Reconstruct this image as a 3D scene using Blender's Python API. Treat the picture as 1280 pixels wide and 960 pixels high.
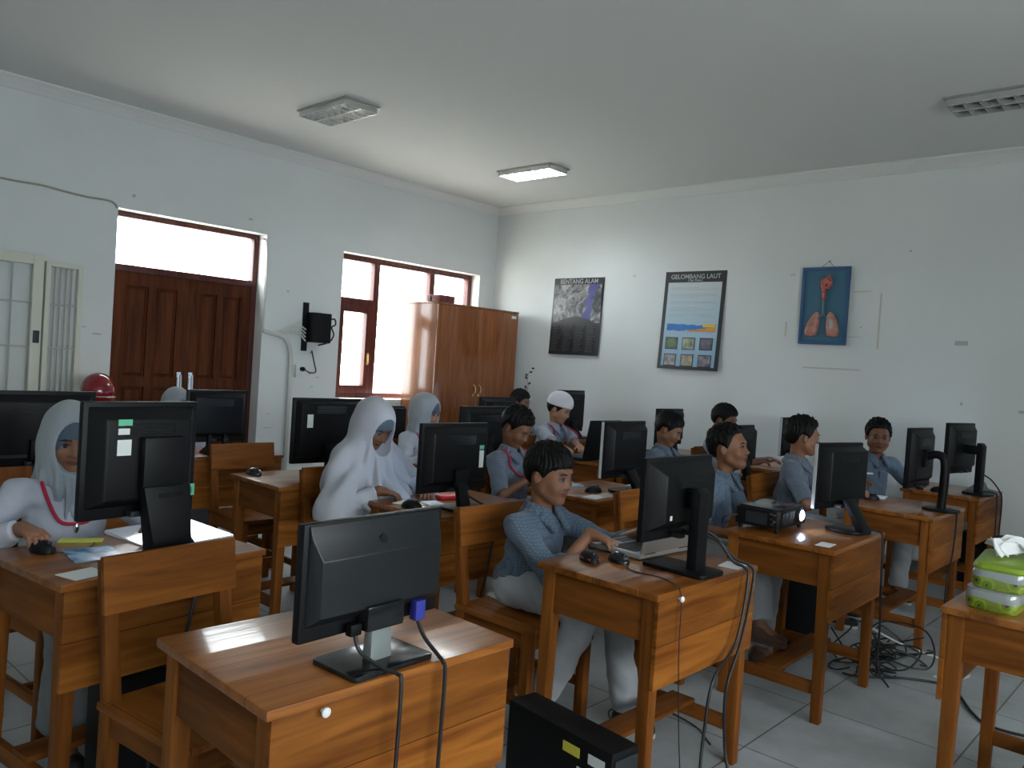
import bpy, bmesh, math, random
import numpy as np
from mathutils import Vector, Matrix
random.seed(7)
R = math.radians
scene = bpy.context.scene
for o in list(bpy.data.objects):
    bpy.data.objects.remove(o)

# ------------------------------------------------------------------ camera
F_PX, PITCH, ROLL, YAW, EYE = 1002.84, R(-1.3828), R(3.7689), R(-42.485), 1.40
_fw = Vector((math.sin(YAW)*math.cos(PITCH), math.cos(YAW)*math.cos(PITCH), math.sin(PITCH)))
_r = Vector((math.cos(YAW), -math.sin(YAW), 0)); _u = _r.cross(_fw)
_r2 = math.cos(ROLL)*_r + math.sin(ROLL)*_u
_u2 = -math.sin(ROLL)*_r + math.cos(ROLL)*_u
cam_data = bpy.data.cameras.new('camera'); cam = bpy.data.objects.new('camera', cam_data)
scene.collection.objects.link(cam); scene.camera = cam
cam_data.sensor_width = 36; cam_data.lens = 36*F_PX/1280; cam_data.clip_start = 0.05
m = Matrix.Identity(4)
for i in range(3):
    m[i][0] = _r2[i]; m[i][1] = _u2[i]; m[i][2] = -_fw[i]; m[i][3] = (0, 0, EYE)[i]
cam.matrix_world = m

# ------------------------------------------------------------------ view, world, sun
scene.view_settings.view_transform = 'Standard'; scene.view_settings.look = 'None'
scene.view_settings.gamma = 1; scene.view_settings.use_curve_mapping = False
scene.view_settings.exposure = EXPO = 2.26
world = bpy.data.worlds.new('sky'); scene.world = world; world.use_nodes = True
nt = world.node_tree; bg = nt.nodes['Background']
bg.inputs[0].default_value = (0.90, 0.98, 1.0, 1); bg.inputs[1].default_value = 3.2
sun_data = bpy.data.lights.new('sun', 'SUN'); sun = bpy.data.objects.new('sun', sun_data)
scene.collection.objects.link(sun); sun_data.energy = 5.0; sun_data.angle = R(0.6); sun_data.color = (1, .93, .82)
sun.rotation_euler = Vector((0.55, -0.35, -1.35)).to_track_quat('-Z', 'Y').to_euler()
def portal(name, loc, rot, sx, sy):
    d = bpy.data.lights.new(name, 'AREA'); d.shape = 'RECTANGLE'; d.size = sx; d.size_y = sy
    d.cycles.is_portal = True
    o = bpy.data.objects.new(name, d); scene.collection.objects.link(o); o.location = loc; o.rotation_euler = rot
portal('window_light', (-6.72, 5.59, 1.67), (0, R(-90), 0), 1.5, 1.95)
portal('transom_light', (-6.72, 3.16, 2.19), (0, R(-90), 0), .42, 1.25)
portal('side_window_light', (2.28, 1.15, 1.65), (0, R(90), 0), 1.1, 4.1)

# ------------------------------------------------------------------ helpers
def tag(o, label=None, cat=None, group=None, kind=None):
    if label: o['label'] = label
    if cat: o['category'] = cat
    if group: o['group'] = group
    if kind: o['kind'] = kind
    return o
def link(o, parent=None):
    scene.collection.objects.link(o)
    if parent is not None: o.parent = parent
    return o
def thing(name, label, cat, loc=(0, 0, 0), rz=0, group=None):
    o = link(bpy.data.objects.new(name, None)); o.empty_display_size = .1
    o.location = loc; o.rotation_euler = (0, 0, rz)
    return tag(o, label, cat, group)
def copy_thing(root, loc, rz, label, group=None):
    r = root.copy(); link(r); r.location = loc; r.rotation_euler = (0, 0, rz)
    r['label'] = label
    if group: r['group'] = group
    for ch in list(root.children):
        c = ch.copy(); link(c, r)
        for g in list(ch.children):
            d = g.copy(); link(d, c)
    return r

class MB:
    """collects shapes; build() links them as ONE mesh object"""
    def __init__(s): s.v = []; s.f = []; s.mi = []; s.m = 0
    def add(s, vs, fs):
        n = len(s.v); s.v += [tuple(p) for p in vs]
        s.f += [tuple(n+i for i in f) for f in fs]; s.mi += [s.m]*len(fs); return s
    def bx(s, x0, x1, y0, y1, z0, z1, M=None):
        vs = [(x, y, z) for x in (x0, x1) for y in (y0, y1) for z in (z0, z1)]
        if M is not None: vs = [M @ Vector(p) for p in vs]
        return s.add(vs, [(0, 1, 3, 2), (4, 6, 7, 5), (0, 4, 5, 1), (2, 3, 7, 6), (0, 2, 6, 4), (1, 5, 7, 3)])
    def hexa(s, bot, top):
        """bot/top: 4 points each, counterclockwise seen from above"""
        return s.add(list(bot)+list(top), [(3, 2, 1, 0), (4, 5, 6, 7), (0, 1, 5, 4), (1, 2, 6, 5), (2, 3, 7, 6), (3, 0, 4, 7)])
    def prism(s, poly, lo, hi, axis='y'):
        """poly: 2D points in the two other axes (order x,y,z), extruded lo..hi along axis"""
        def P(a, b, t): return {'y': (a, t, b), 'x': (t, a, b), 'z': (a, b, t)}[axis]
        n = len(poly); vs = [P(a, b, lo) for a, b in poly]+[P(a, b, hi) for a, b in poly]
        fs = [tuple(range(n)), tuple(range(2*n-1, n-1, -1))]+[(i, n+i, n+(i+1) % n, (i+1) % n) for i in range(n)]
        return s.add(vs, fs)
    def tube(s, pts, r, seg=8, closed=False):
        pts = [Vector(p) for p in pts]; n = len(pts); rings = []
        prev = None
        for i, p in enumerate(pts):
            a = pts[i-1] if (i > 0 or closed) else p; b = pts[(i+1) % n] if (i < n-1 or closed) else p
            t = (b-a).normalized() if (b-a).length > 1e-9 else Vector((0, 0, 1))
            if prev is None:
                q = Vector((0, 0, 1)) if abs(t.z) < .9 else Vector((1, 0, 0)); nx = t.cross(q).normalized()
            else: nx = (prev-t*prev.dot(t)).normalized()
            prev = nx; ny = t.cross(nx); rr = r[i] if isinstance(r, (list, tuple)) else r
            rings.append([p+nx*math.cos(k*2*math.pi/seg)*rr+ny*math.sin(k*2*math.pi/seg)*rr for k in range(seg)])
        vs = [q for ring in rings for q in ring]; fs = []
        for i in range(n if closed else n-1):
            j = (i+1) % n
            for k in range(seg):
                k2 = (k+1) % seg; fs.append((i*seg+k, i*seg+k2, j*seg+k2, j*seg+k))
        if not closed: fs += [tuple(range(seg-1, -1, -1)), tuple((n-1)*seg+k for k in range(seg))]
        return s.add(vs, fs)
    def lathe(s, prof, seg=24, M=None):
        """prof: (radius, z) list, revolved about z"""
        vs = []; n = len(prof)
        for r_, z in prof:
            for k in range(seg):
                a = k*2*math.pi/seg; vs.append(Vector((r_*math.cos(a), r_*math.sin(a), z)))
        if M is not None: vs = [M @ v for v in vs]
        fs = [(i*seg+k, i*seg+(k+1) % seg, (i+1)*seg+(k+1) % seg, (i+1)*seg+k) for i in range(n-1) for k in range(seg)]
        fs += [tuple(range(seg-1, -1, -1)), tuple((n-1)*seg+k for k in range(seg))]
        return s.add(vs, fs)
    def ell(s, c, r, seg=20, rings=12, zmin=-1.0, M=None):
        """ellipsoid cut flat below c.z + zmin*r.z"""
        prof = []
        a0 = math.asin(max(-1, zmin))
        vs = []
        for i in range(rings+1):
            a = a0+(math.pi/2-a0)*i/rings
            for k in range(seg):
                b = k*2*math.pi/seg
                vs.append(Vector((c[0]+r[0]*max(math.cos(a), .02)*math.cos(b), c[1]+r[1]*max(math.cos(a), .02)*math.sin(b), c[2]+r[2]*math.sin(a))))
        if M is not None: vs = [M @ v for v in vs]
        fs = [(i*seg+k, i*seg+(k+1) % seg, (i+1)*seg+(k+1) % seg, (i+1)*seg+k) for i in range(rings) for k in range(seg)]
        fs += [tuple(range(seg-1, -1, -1)), tuple(rings*seg+k for k in range(seg))]
        return s.add(vs, fs)
    def build(s, name, mats, parent=None, bevel=0, smooth=None, seg=2):
        me = bpy.data.meshes.new(name); me.from_pydata(s.v, [], s.f)
        if not isinstance(mats, (list, tuple)): mats = [mats]
        for mm in mats: me.materials.append(mm)
        me.polygons.foreach_set('material_index', s.mi)
        b = bmesh.new(); b.from_mesh(me)
        bmesh.ops.recalc_face_normals(b, faces=b.faces)
        if bevel:
            es = [e for e in b.edges if len(e.link_faces) == 2 and e.calc_face_angle(0) > R(25)]
            bmesh.ops.bevel(b, geom=es, offset=bevel, segments=seg, profile=.6, affect='EDGES', clamp_overlap=True)
        b.to_mesh(me); b.free()
        if smooth is None: smooth = bool(bevel)
        if smooth:
            me.polygons.foreach_set('use_smooth', [True]*len(me.polygons))
            me.set_sharp_from_angle(angle=R(40))
        me.update()
        return link(bpy.data.objects.new(name, me), parent)
def curve_pts(ctrl, n=8):
    """Catmull-Rom through control points"""
    c = [Vector(p) for p in ctrl]; c = [c[0]*2-c[1]]+c+[c[-1]*2-c[-2]]; out = []
    for i in range(1, len(c)-2):
        for k in range(n):
            t = k/n
            out.append(.5*((2*c[i])+(c[i+1]-c[i-1])*t+(2*c[i-1]-5*c[i]+4*c[i+1]-c[i+2])*t*t+(3*c[i]-c[i-1]-3*c[i+1]+c[i+2])*t**3))
    out.append(c[-2]); return out
def cable(name, ctrl, r, mat, parent=None, n=8, seg=7):
    b = MB(); b.tube(curve_pts(ctrl, n), r, seg); return b.build(name, mat, parent, smooth=True)

# ------------------------------------------------------------------ materials
def nodes_of(name):
    mt = bpy.data.materials.new(name); mt.use_nodes = True
    return mt, mt.node_tree.nodes, mt.node_tree.links, mt.node_tree.nodes['Principled BSDF']
def mat(name, col, rough=.5, metal=0, emit=None, estr=0, spec=.5, bump=0, bscale=200, coat=0, var=0, vscale=4):
    mt, N, L, p = nodes_of(name)
    p.inputs['Base Color'].default_value = (*col, 1); p.inputs['Roughness'].default_value = rough
    p.inputs['Metallic'].default_value = metal; p.inputs['Specular IOR Level'].default_value = spec
    p.inputs['Coat Weight'].default_value = coat; p.inputs['Coat Roughness'].default_value = .12
    if emit: p.inputs['Emission Color'].default_value = (*emit, 1); p.inputs['Emission Strength'].default_value = estr
    if var or bump:
        tc = N.new('ShaderNodeTexCoord')
    if var:
        n = N.new('ShaderNodeTexNoise'); n.inputs['Scale'].default_value = vscale; n.inputs['Detail'].default_value = 6
        L.new(tc.outputs['Object'], n.inputs['Vector'])
        r = N.new('ShaderNodeValToRGB'); r.color_ramp.elements[0].position = .3; r.color_ramp.elements[1].position = .7
        r.color_ramp.elements[0].color = (*[max(0, c*(1-var)) for c in col], 1); r.color_ramp.elements[1].color = (*[min(1, c*(1+var)) for c in col], 1)
        L.new(n.outputs['Fac'], r.inputs['Fac']); L.new(r.outputs['Color'], p.inputs['Base Color'])
    if bump:
        n2 = N.new('ShaderNodeTexNoise'); n2.inputs['Scale'].default_value = bscale; n2.inputs['Detail'].default_value = 4
        L.new(tc.outputs['Object'], n2.inputs['Vector'])
        b = N.new('ShaderNodeBump'); b.inputs['Strength'].default_value = bump; b.inputs['Distance'].default_value = .01
        L.new(n2.outputs['Fac'], b.inputs['Height']); L.new(b.outputs['Normal'], p.inputs['Normal'])
    return mt
def wood(name, dark, light, axis='y', rough=.32, coat=.35, planks=0, scale=1.0):
    mt, N, L, p = nodes_of(name)
    tc = N.new('ShaderNodeTexCoord'); mp = N.new('ShaderNodeMapping'); oi = N.new('ShaderNodeObjectInfo')
    sc = {'x': (1.2, 14, 14), 'y': (14, 1.2, 14), 'z': (14, 14, 1.2)}[axis]
    mp.inputs['Scale'].default_value = [c*scale for c in sc]
    add = N.new('ShaderNodeVectorMath'); add.operation = 'MULTIPLY_ADD'
    L.new(oi.outputs['Random'], add.inputs[0]); add.inputs[1].default_value = (7, 5, 3)
    L.new(tc.outputs['Object'], add.inputs[2]); L.new(add.outputs[0], mp.inputs['Vector'])
    n = N.new('ShaderNodeTexNoise'); n.inputs['Scale'].default_value = 1.6; n.inputs['Detail'].default_value = 8; n.inputs['Distortion'].default_value = 1.1
    L.new(mp.outputs[0], n.inputs['Vector'])
    w = N.new('ShaderNodeTexNoise'); w.inputs['Scale'].default_value = .45; w.inputs['Detail'].default_value = 3; w.inputs['Distortion'].default_value = 2.5
    L.new(mp.outputs[0], w.inputs['Vector'])
    mx = N.new('ShaderNodeMath'); mx.operation = 'MULTIPLY_ADD'; mx.inputs[1].default_value = .55
    L.new(n.outputs['Fac'], mx.inputs[0]); 
    m2 = N.new('ShaderNodeMath'); m2.operation = 'MULTIPLY'; m2.inputs[1].default_value = .45; L.new(w.outputs['Fac'], m2.inputs[0])
    L.new(m2.outputs[0], mx.inputs[2])
    r = N.new('ShaderNodeValToRGB'); e = r.color_ramp.elements
    e[0].position = .36; e[0].color = (*dark, 1); e[1].position = .62; e[1].color = (*light, 1)
    L.new(mx.outputs[0], r.inputs['Fac'])
    out = r.outputs['Color']
    if planks:
        sp = N.new('ShaderNodeSeparateXYZ'); L.new(tc.outputs['Object'], sp.inputs[0])
        src = {'y': 'X', 'x': 'Y', 'z': 'Y', 'yz': 'Z'}[axis if planks > 0 else 'yz']
        mm = N.new('ShaderNodeMath'); mm.operation = 'PINGPONG'; mm.inputs[1].default_value = abs(planks)/2
        ad = N.new('ShaderNodeMath'); ad.operation = 'ADD'; ad.inputs[1].default_value = 5+abs(planks)*.9; L.new(sp.outputs[src], ad.inputs[0]); L.new(ad.outputs[0], mm.inputs[0])
        lt = N.new('ShaderNodeMath'); lt.operation = 'LESS_THAN'; lt.inputs[1].default_value = .0012; L.new(mm.outputs[0], lt.inputs[0])
        fl = N.new('ShaderNodeMath'); fl.operation = 'DIVIDE'; fl.inputs[1].default_value = abs(planks); L.new(ad.outputs[0], fl.inputs[0])
        f2 = N.new('ShaderNodeMath'); f2.operation = 'FLOOR'; L.new(fl.outputs[0], f2.inputs[0])
        wn = N.new('ShaderNodeTexWhiteNoise'); wn.noise_dimensions = '1D'; L.new(f2.outputs[0], wn.inputs['W'])
        hv = N.new('ShaderNodeHueSaturation')
        mr = N.new('ShaderNodeMapRange'); mr.inputs['To Min'].default_value = .78; mr.inputs['To Max'].default_value = 1.2
        L.new(wn.outputs['Value'], mr.inputs['Value']); L.new(mr.outputs[0], hv.inputs['Value']); L.new(out, hv.inputs['Color'])
        mix = N.new('ShaderNodeMix'); mix.data_type = 'RGBA'; L.new(lt.outputs[0], mix.inputs['Factor'])
        L.new(hv.outputs['Color'], mix.inputs['A']); mix.inputs['B'].default_value = (*[c*.45 for c in dark], 1)
        out = mix.outputs['Result']
    hs = N.new('ShaderNodeHueSaturation'); mr2 = N.new('ShaderNodeMapRange'); mr2.inputs['To Min'].default_value = .88; mr2.inputs['To Max'].default_value = 1.12
    L.new(oi.outputs['Random'], mr2.inputs['Value']); L.new(mr2.outputs[0], hs.inputs['Value']); L.new(out, hs.inputs['Color'])
    L.new(hs.outputs['Color'], p.inputs['Base Color'])
    p.inputs['Roughness'].default_value = rough; p.inputs['Coat Weight'].default_value = coat; p.inputs['Coat Roughness'].default_value = .1; p.inputs['Specular IOR Level'].default_value = .3 if rough < .45 else .12
    b = N.new('ShaderNodeBump'); b.inputs['Strength'].default_value = .12; b.inputs['Distance'].default_value = .004
    L.new(n.outputs['Fac'], b.inputs['Height']); L.new(b.outputs['Normal'], p.inputs['Normal'])
    if planks > 0:      # boards slightly cupped across their width
        sq = N.new('ShaderNodeMath'); sq.operation = 'POWER'; sq.inputs[1].default_value = 2; L.new(mm.outputs[0], sq.inputs[0])
        b2 = N.new('ShaderNodeBump'); b2.inputs['Strength'].default_value = 1; b2.inputs['Distance'].default_value = .26
        L.new(sq.outputs[0], b2.inputs['Height']); L.new(b.outputs['Normal'], b2.inputs['Normal']); L.new(b2.outputs['Normal'], p.inputs['Normal']); L.new(b2.outputs['Normal'], p.inputs['Coat Normal'])
    return mt
WD, WL = (.135, .038, .006), (.32, .112, .018)
M = dict(
    top=wood('desk_top_teak', WD, WL, 'y', .28, .34, planks=.166),
    panel=wood('desk_panel_teak', WD, WL, 'y', .5, 0, planks=-.15),
    leg=wood('leg_teak', (.12, .035, .0065), (.255, .088, .016), 'z', .48, .0),
    railx=wood('rail_teak_x', (.11, .033, .006), (.245, .083, .015), 'x', .5, .0),
    raily=wood('rail_teak_y', (.11, .033, .006), (.245, .083, .015), 'y', .5, .0),
    seat=wood('chair_seat_teak', (.125, .037, .006), (.27, .092, .016), 'x', .47, .06, planks=.2),
    back=wood('chair_back_teak', (.125, .037, .006), (.28, .095, .016), 'y', .5, .0),
    door=wood('door_timber', (.055, .015, .006), (.13, .036, .012), 'z', .55, 0),
    frame=wood('frame_timber', (.055, .012, .010), (.12, .028, .02), 'z', .4, .15),
    cab=wood('cabinet_veneer', (.16, .055, .020), (.28, .105, .042), 'z', .25, .35),
    wall=mat('white_wall_paint', (.66, .69, .68), .75, bump=.06, bscale=35, var=.035, vscale=1.3),
    ceil=mat('white_ceiling_paint', (.68, .69, .67), .85, bump=.03, bscale=20),
    reveal=mat('reveal_paint', (.74, .72, .71), .7),
    black=mat('black_plastic', (.0045, .005, .006), .46, spec=.22, bump=.04, bscale=600),
    gloss=mat('gloss_black_plastic', (.01, .011, .013), .16),
    grey=mat('dark_grey_plastic', (.022, .026, .030), .45, spec=.35),
    screen=mat('lcd_screen', (.02, .025, .03), .2, emit=(.55, .7, .9), estr=.5),
    cable=mat('black_cable_rubber', (.012, .012, .013), .5),
    wcable=mat('white_cable', (.55, .56, .52), .5),
    paper=mat('white_paper', (.78, .79, .80), .7, var=.03, vscale=30),
    silver=mat('silver_plastic', (.42, .40, .37), .35, .6),
    chrome=mat('bright_metal', (.7, .7, .7), .2, 1),
    brass=mat('brass', (.75, .55, .25), .3, 1),
    sticker=mat('white_sticker', (.7, .74, .72), .6),
    gsticker=mat('green_sticker', (.12, .5, .30), .6),
    ysticker=mat('yellow_sticker', (.6, .55, .06), .6),
    blue=mat('blue_plug', (.03, .04, .30), .4),
    red=mat('red_plastic', (.5, .02, .02), .35),
    cream=mat('cream_enamel', (.62, .64, .54), .45),
    bars=mat('grey_bars', (.38, .40, .36), .5),
)
def glass_mat():
    mt, N, L, p = nodes_of('window_glass')
    p.inputs['Base Color'].default_value = (.96, .98, .97, 1); p.inputs['Roughness'].default_value = .02
    p.inputs['IOR'].default_value = 1.45; p.inputs['Alpha'].default_value = .10
    p.inputs['Transmission Weight'].default_value = 0
    return mt
M['glass'] = glass_mat()
def floor_mat():
    mt, N, L, p = nodes_of('floor_tiles')
    tc = N.new('ShaderNodeTexCoord'); mp = N.new('ShaderNodeMapping'); mp.inputs['Location'].default_value = (1.33, .1, 0)
    L.new(tc.outputs['Object'], mp.inputs['Vector'])
    br = N.new('ShaderNodeTexBrick'); br.offset = 0; br.inputs['Scale'].default_value = 1
    br.inputs['Brick Width'].default_value = .6; br.inputs['Row Height'].default_value = .6
    br.inputs['Mortar Size'].default_value = .004; br.inputs['Mortar Smooth'].default_value = .3
    br.inputs['Color1'].default_value = (.43, .47, .49, 1); br.inputs['Color2'].default_value = (.47, .50, .53, 1); br.inputs['Mortar'].default_value = (.13, .125, .105, 1)
    L.new(mp.outputs[0], br.inputs['Vector'])
    n = N.new('ShaderNodeTexNoise'); n.inputs['Scale'].default_value = 2.5; n.inputs['Detail'].default_value = 9; n.inputs['Roughness'].default_value = .65; L.new(tc.outputs['Object'], n.inputs['Vector'])
    r = N.new('ShaderNodeValToRGB'); r.color_ramp.elements[0].position = .3; r.color_ramp.elements[0].color = (.62, .61, .58, 1); r.color_ramp.elements[1].position = .65; r.color_ramp.elements[1].color = (1, 1, 1, 1)
    L.new(n.outputs['Fac'], r.inputs['Fac'])
    mx = N.new('ShaderNodeMix'); mx.data_type = 'RGBA'; mx.blend_type = 'MULTIPLY'; mx.inputs['Factor'].default_value = 1
    L.new(br.outputs['Color'], mx.inputs['A']); L.new(r.outputs['Color'], mx.inputs['B']); L.new(mx.outputs['Result'], p.inputs['Base Color'])
    p.inputs['Roughness'].default_value = .34
    return mt
M['floor'] = floor_mat()

# ------------------------------------------------------------------ room shell
XL, YB, XR, YF, ZC = -6.56, 6.74, 2.2, -1.7, 3.2
TH = .24
def struct(b, name, m, parent=None, bevel=0):
    o = b.build(name, m, parent, bevel)
    if parent is None: o['kind'] = 'structure'
    return o
b = MB(); b.bx(XL-TH, XR+TH, YF-TH, YB+TH, -.1, 0); struct(b, 'floor', M['floor'])
b = MB(); b.bx(XL-TH, XR+TH, YF-TH, YB+TH, ZC, ZC+.1); struct(b, 'ceiling', M['ceil'])
def wall_x(name, x0, x1, ya, yb, holes):
    """wall in a plane of constant x with rectangular holes (y0,y1,z0,z1)"""
    b = MB(); ys = sorted({ya, yb, *[h[0] for h in holes], *[h[1] for h in holes]})
    for y0, y1 in zip(ys[:-1], ys[1:]):
        ym = (y0+y1)/2; hs = sorted([h for h in holes if h[0] < ym < h[1]], key=lambda h: h[2]); z = 0
        for h in hs:
            if h[2] > z: b.bx(x0, x1, y0, y1, z, h[2])
            z = h[3]
        if z < ZC: b.bx(x0, x1, y0, y1, z, ZC)
    o = b.build(name, M['wall']); bm_ = bmesh.new(); bm_.from_mesh(o.data); bmesh.ops.remove_doubles(bm_, verts=bm_.verts, dist=1e-5); bm_.to_mesh(o.data); bm_.free()
    o['kind'] = 'structure'; return o
DOOR = (2.50, 3.79, 0, 2.42); WIN = (4.62, 6.50, .955, 2.395)
wall_left = wall_x('wall_left', XL-TH, XL, YF, YB, [DOOR, WIN])
SW = (-.9, 3.2, 1.1, 2.2)
wall_right = wall_x('wall_right', XR, XR+TH, YF, YB, [SW])
b = MB(); b.bx(XL-TH, XR+TH, YB, YB+TH, 0, ZC); wall_back = struct(b, 'wall_back', M['wall'])
b = MB(); b.bx(XL-TH, XR+TH, YF-TH, YF, 0, ZC); struct(b, 'wall_front', M['wall'])
# cornice
def cornice(name, p0, p1, n):
    b = MB(); d = Vector(p1)-Vector(p0); prof = [(0, 0), (.085, 0), (.085, -.012), (.06, -.03), (.03, -.06), (.012, -.085), (0, -.085)]
    vs = [Vector(p0)+Vector(n)*a+Vector((0, 0, c)) for a, c in prof]+[Vector(p1)+Vector(n)*a+Vector((0, 0, c)) for a, c in prof]
    k = len(prof); b.add(vs, [tuple(range(k)), tuple(range(2*k-1, k-1, -1))]+[(i, k+i, k+(i+1) % k, (i+1) % k) for i in range(k)])
    return struct(b, name, M['ceil'])
cornice('trim_1', (XL, YF, ZC), (XL, YB, ZC), (1, 0, 0))
cornice('trim_2', (XL, YB, ZC), (XR, YB, ZC), (0, -1, 0))
for nm, args in (('baseboard_left', (XL, XL+.012, YF, DOOR[0], 0, .09)), ('baseboard_rear', (XL, XL+.012, DOOR[1], YB, 0, .09)), ('baseboard_back', (XL, XR, YB-.012, YB, 0, .09))):
    b = MB(); b.bx(*args); struct(b, nm, mat(nm+'_paint', (.30, .31, .31), .5))

# double door with transom
FX0, FX1 = XL-.21, XL-.13      # frame depth range
y0, y1, z0, z1 = DOOR
b = MB(); b.bx(FX0, FX1, y0, y0+.05, 0, z1); b.bx(FX0, FX1, y1-.05, y1, 0, z1); b.bx(FX0, FX1, y0+.05, y1-.05, z1-.045, z1); b.bx(FX0, FX1, y0+.05, y1-.05, 1.945, 2.0)
door_1 = struct(b, 'door_1', M['frame'], bevel=.004)
def door_leaf(ya, yb, name):
    b = MB(); xa, xb = FX0+.02, FX1-.012; ym = (ya+yb)/2
    zs = [(.12, .80), (.90, 1.00), (1.09, 1.83)]
    b.bx(xa, xb, ya, ya+.095, .01, 1.945); b.bx(xa, xb, yb-.095, yb, .01, 1.945)
    b.bx(xa, xb, ym-.03, ym+.03, .01, 1.945)
    zr = [.01, .12, .80, .90, .90, 1.0]
    for a, c in ((.01, .12), (.74, .86), (1.02, 1.10), (1.84, 1.945)):
        b.bx(xa, xb, ya+.095, ym-.03, a, c); b.bx(xa, xb, ym+.03, yb-.095, a, c)
    for p, q in ((ya+.095, ym-.03), (ym+.03, yb-.095)):
        for a, c in ((.12, .74), (.86, 1.02), (1.10, 1.84)):
            b.bx(xa+.012, xb-.02, p, q, a, c)
            b.hexa([(xb-.02, p+.012, a+.012), (xb-.02, q-.012, a+.012), (xb-.02, q-.012, c-.012), (xb-.02, p+.012, c-.012)],
                   [(xb-.004, p+.035, a+.035), (xb-.004, q-.035, a+.035), (xb-.004, q-.035, c-.035), (xb-.004, p+.035, c-.035)])
    return b.build(name, M['door'], door_1)
ymid = 3.165
la = door_leaf(y0+.052, ymid-.002, 'door_leaf'); lb = door_leaf(ymid+.002, y1-.052, 'door_leaf')
for par, yy in ((la, ymid-.05), (lb, ymid+.05)):
    b = MB(); xh = FX1-.012
    b.bx(xh, xh+.006, yy-.018, yy+.018, .88, 1.15); b.tube([(xh+.045, yy, .90), (xh+.05, yy, 1.01), (xh+.045, yy, 1.13)], .011, 10); b.bx(xh, xh+.045, yy-.006, yy+.006, .91, .92); b.bx(xh, xh+.045, yy-.006, yy+.006, 1.11, 1.12)
    b.build('door_handle', M['chrome'], par, smooth=False)
b = MB(); b.bx(FX0+.035, FX0+.041, y0+.05, y1-.05, 2.0, z1-.045); b.build('glass_pane', M['glass'], door_1)
b = MB(); b.bx(XL-TH+.002, FX0, y0+.0, y1, 0, .01); b.build('threshold', M['frame'], door_1)

# big window: left part opens above/below, middle tall pane, right part
y0, y1, z0, z1 = WIN
b = MB(); t = .055
b.bx(FX0, FX1, y0, y0+t, z0, z1); b.bx(FX0, FX1, y1-t, y1, z0, z1); b.bx(FX0, FX1, y0+t, y1-t, z1-t, z1); b.bx(FX0, FX1, y0+t, y1-t, z0, z0+t)
ML_, MR_ = 5.14, 5.90
for ym in (ML_, MR_): b.bx(FX0, FX1, ym-.035, ym+.035, z0+t, z1-t)
for a, c in ((y0+t, ML_-.035), (MR_+.035, y1-t)): b.bx(FX0, FX1, a, c, 1.90, 1.965)
window_1 = struct(b, 'window_1', M['frame'], bevel=.004)
def sash(ya, yb, za, zb, name='window_sash', wd=.075):
    b = MB(); xa, xb = FX0+.02, FX1+.012
    b.bx(xa, xb, ya, ya+wd, za, zb); b.bx(xa, xb, yb-wd, yb, za, zb); b.bx(xa, xb, ya+wd, yb-wd, zb-wd, zb); b.bx(xa, xb, ya+wd, yb-wd, za, za+wd)
    o = b.build(name, M['frame'], window_1, bevel=.003)
    b = MB(); b.bx(xa+.02, xa+.026, ya+wd, yb-wd, za+wd, zb-wd); b.build('glass_pane', M['glass'], o)
    b = MB(); b.bx(xb, xb+.012, yb-.055, yb-.03, 1.3, 1.42); b.tube([(xb+.02, yb-.042, 1.40), (xb+.022, yb-.042, 1.32)], .006, 8); b.build('window_handle', M['brass'], o)
sash(y0+t, ML_-.035, z0+t, 1.90); sash(MR_+.035, y1-t, z0+t, 1.90)
for a, c, zz, zt in ((y0+t, ML_-.035, 1.965, z1-t), (MR_+.035, y1-t, 1.965, z1-t), (ML_+.035, MR_-.035, z0+t, z1-t)):
    b = MB(); b.bx(FX0+.03, FX0+.036, a, c, zz, zt); b.build('glass_pane', M['glass'], window_1)
b = MB(); b.bx(FX1, XL+.03, y0-.02, y1+.02, z0-.035, z0+.004); b.build('window_sill', M['reveal'], window_1, bevel=.006)
# window in the right-hand wall, behind the camera
y0, y1, z0, z1 = SW; b = MB(); xa, xb = XR+.08, XR+.15
b.bx(xa, xb, y0, y0+t, z0, z1); b.bx(xa, xb, y1-t, y1, z0, z1); b.bx(xa, xb, y0+t, y1-t, z1-t, z1); b.bx(xa, xb, y0+t, y1-t, z0, z0+t)
for ym in [y0+(y1-y0)*k/5 for k in range(1, 5)]: b.bx(xa, xb, ym-.03, ym+.03, z0+t, z1-t)
window_2 = struct(b, 'window_2', M['frame'], bevel=.004)
b = MB(); b.bx(xa+.03, xa+.036, y0+t, y1-t, z0+t, z1-t); b.build('glass_pane', M['glass'], window_2)
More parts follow.
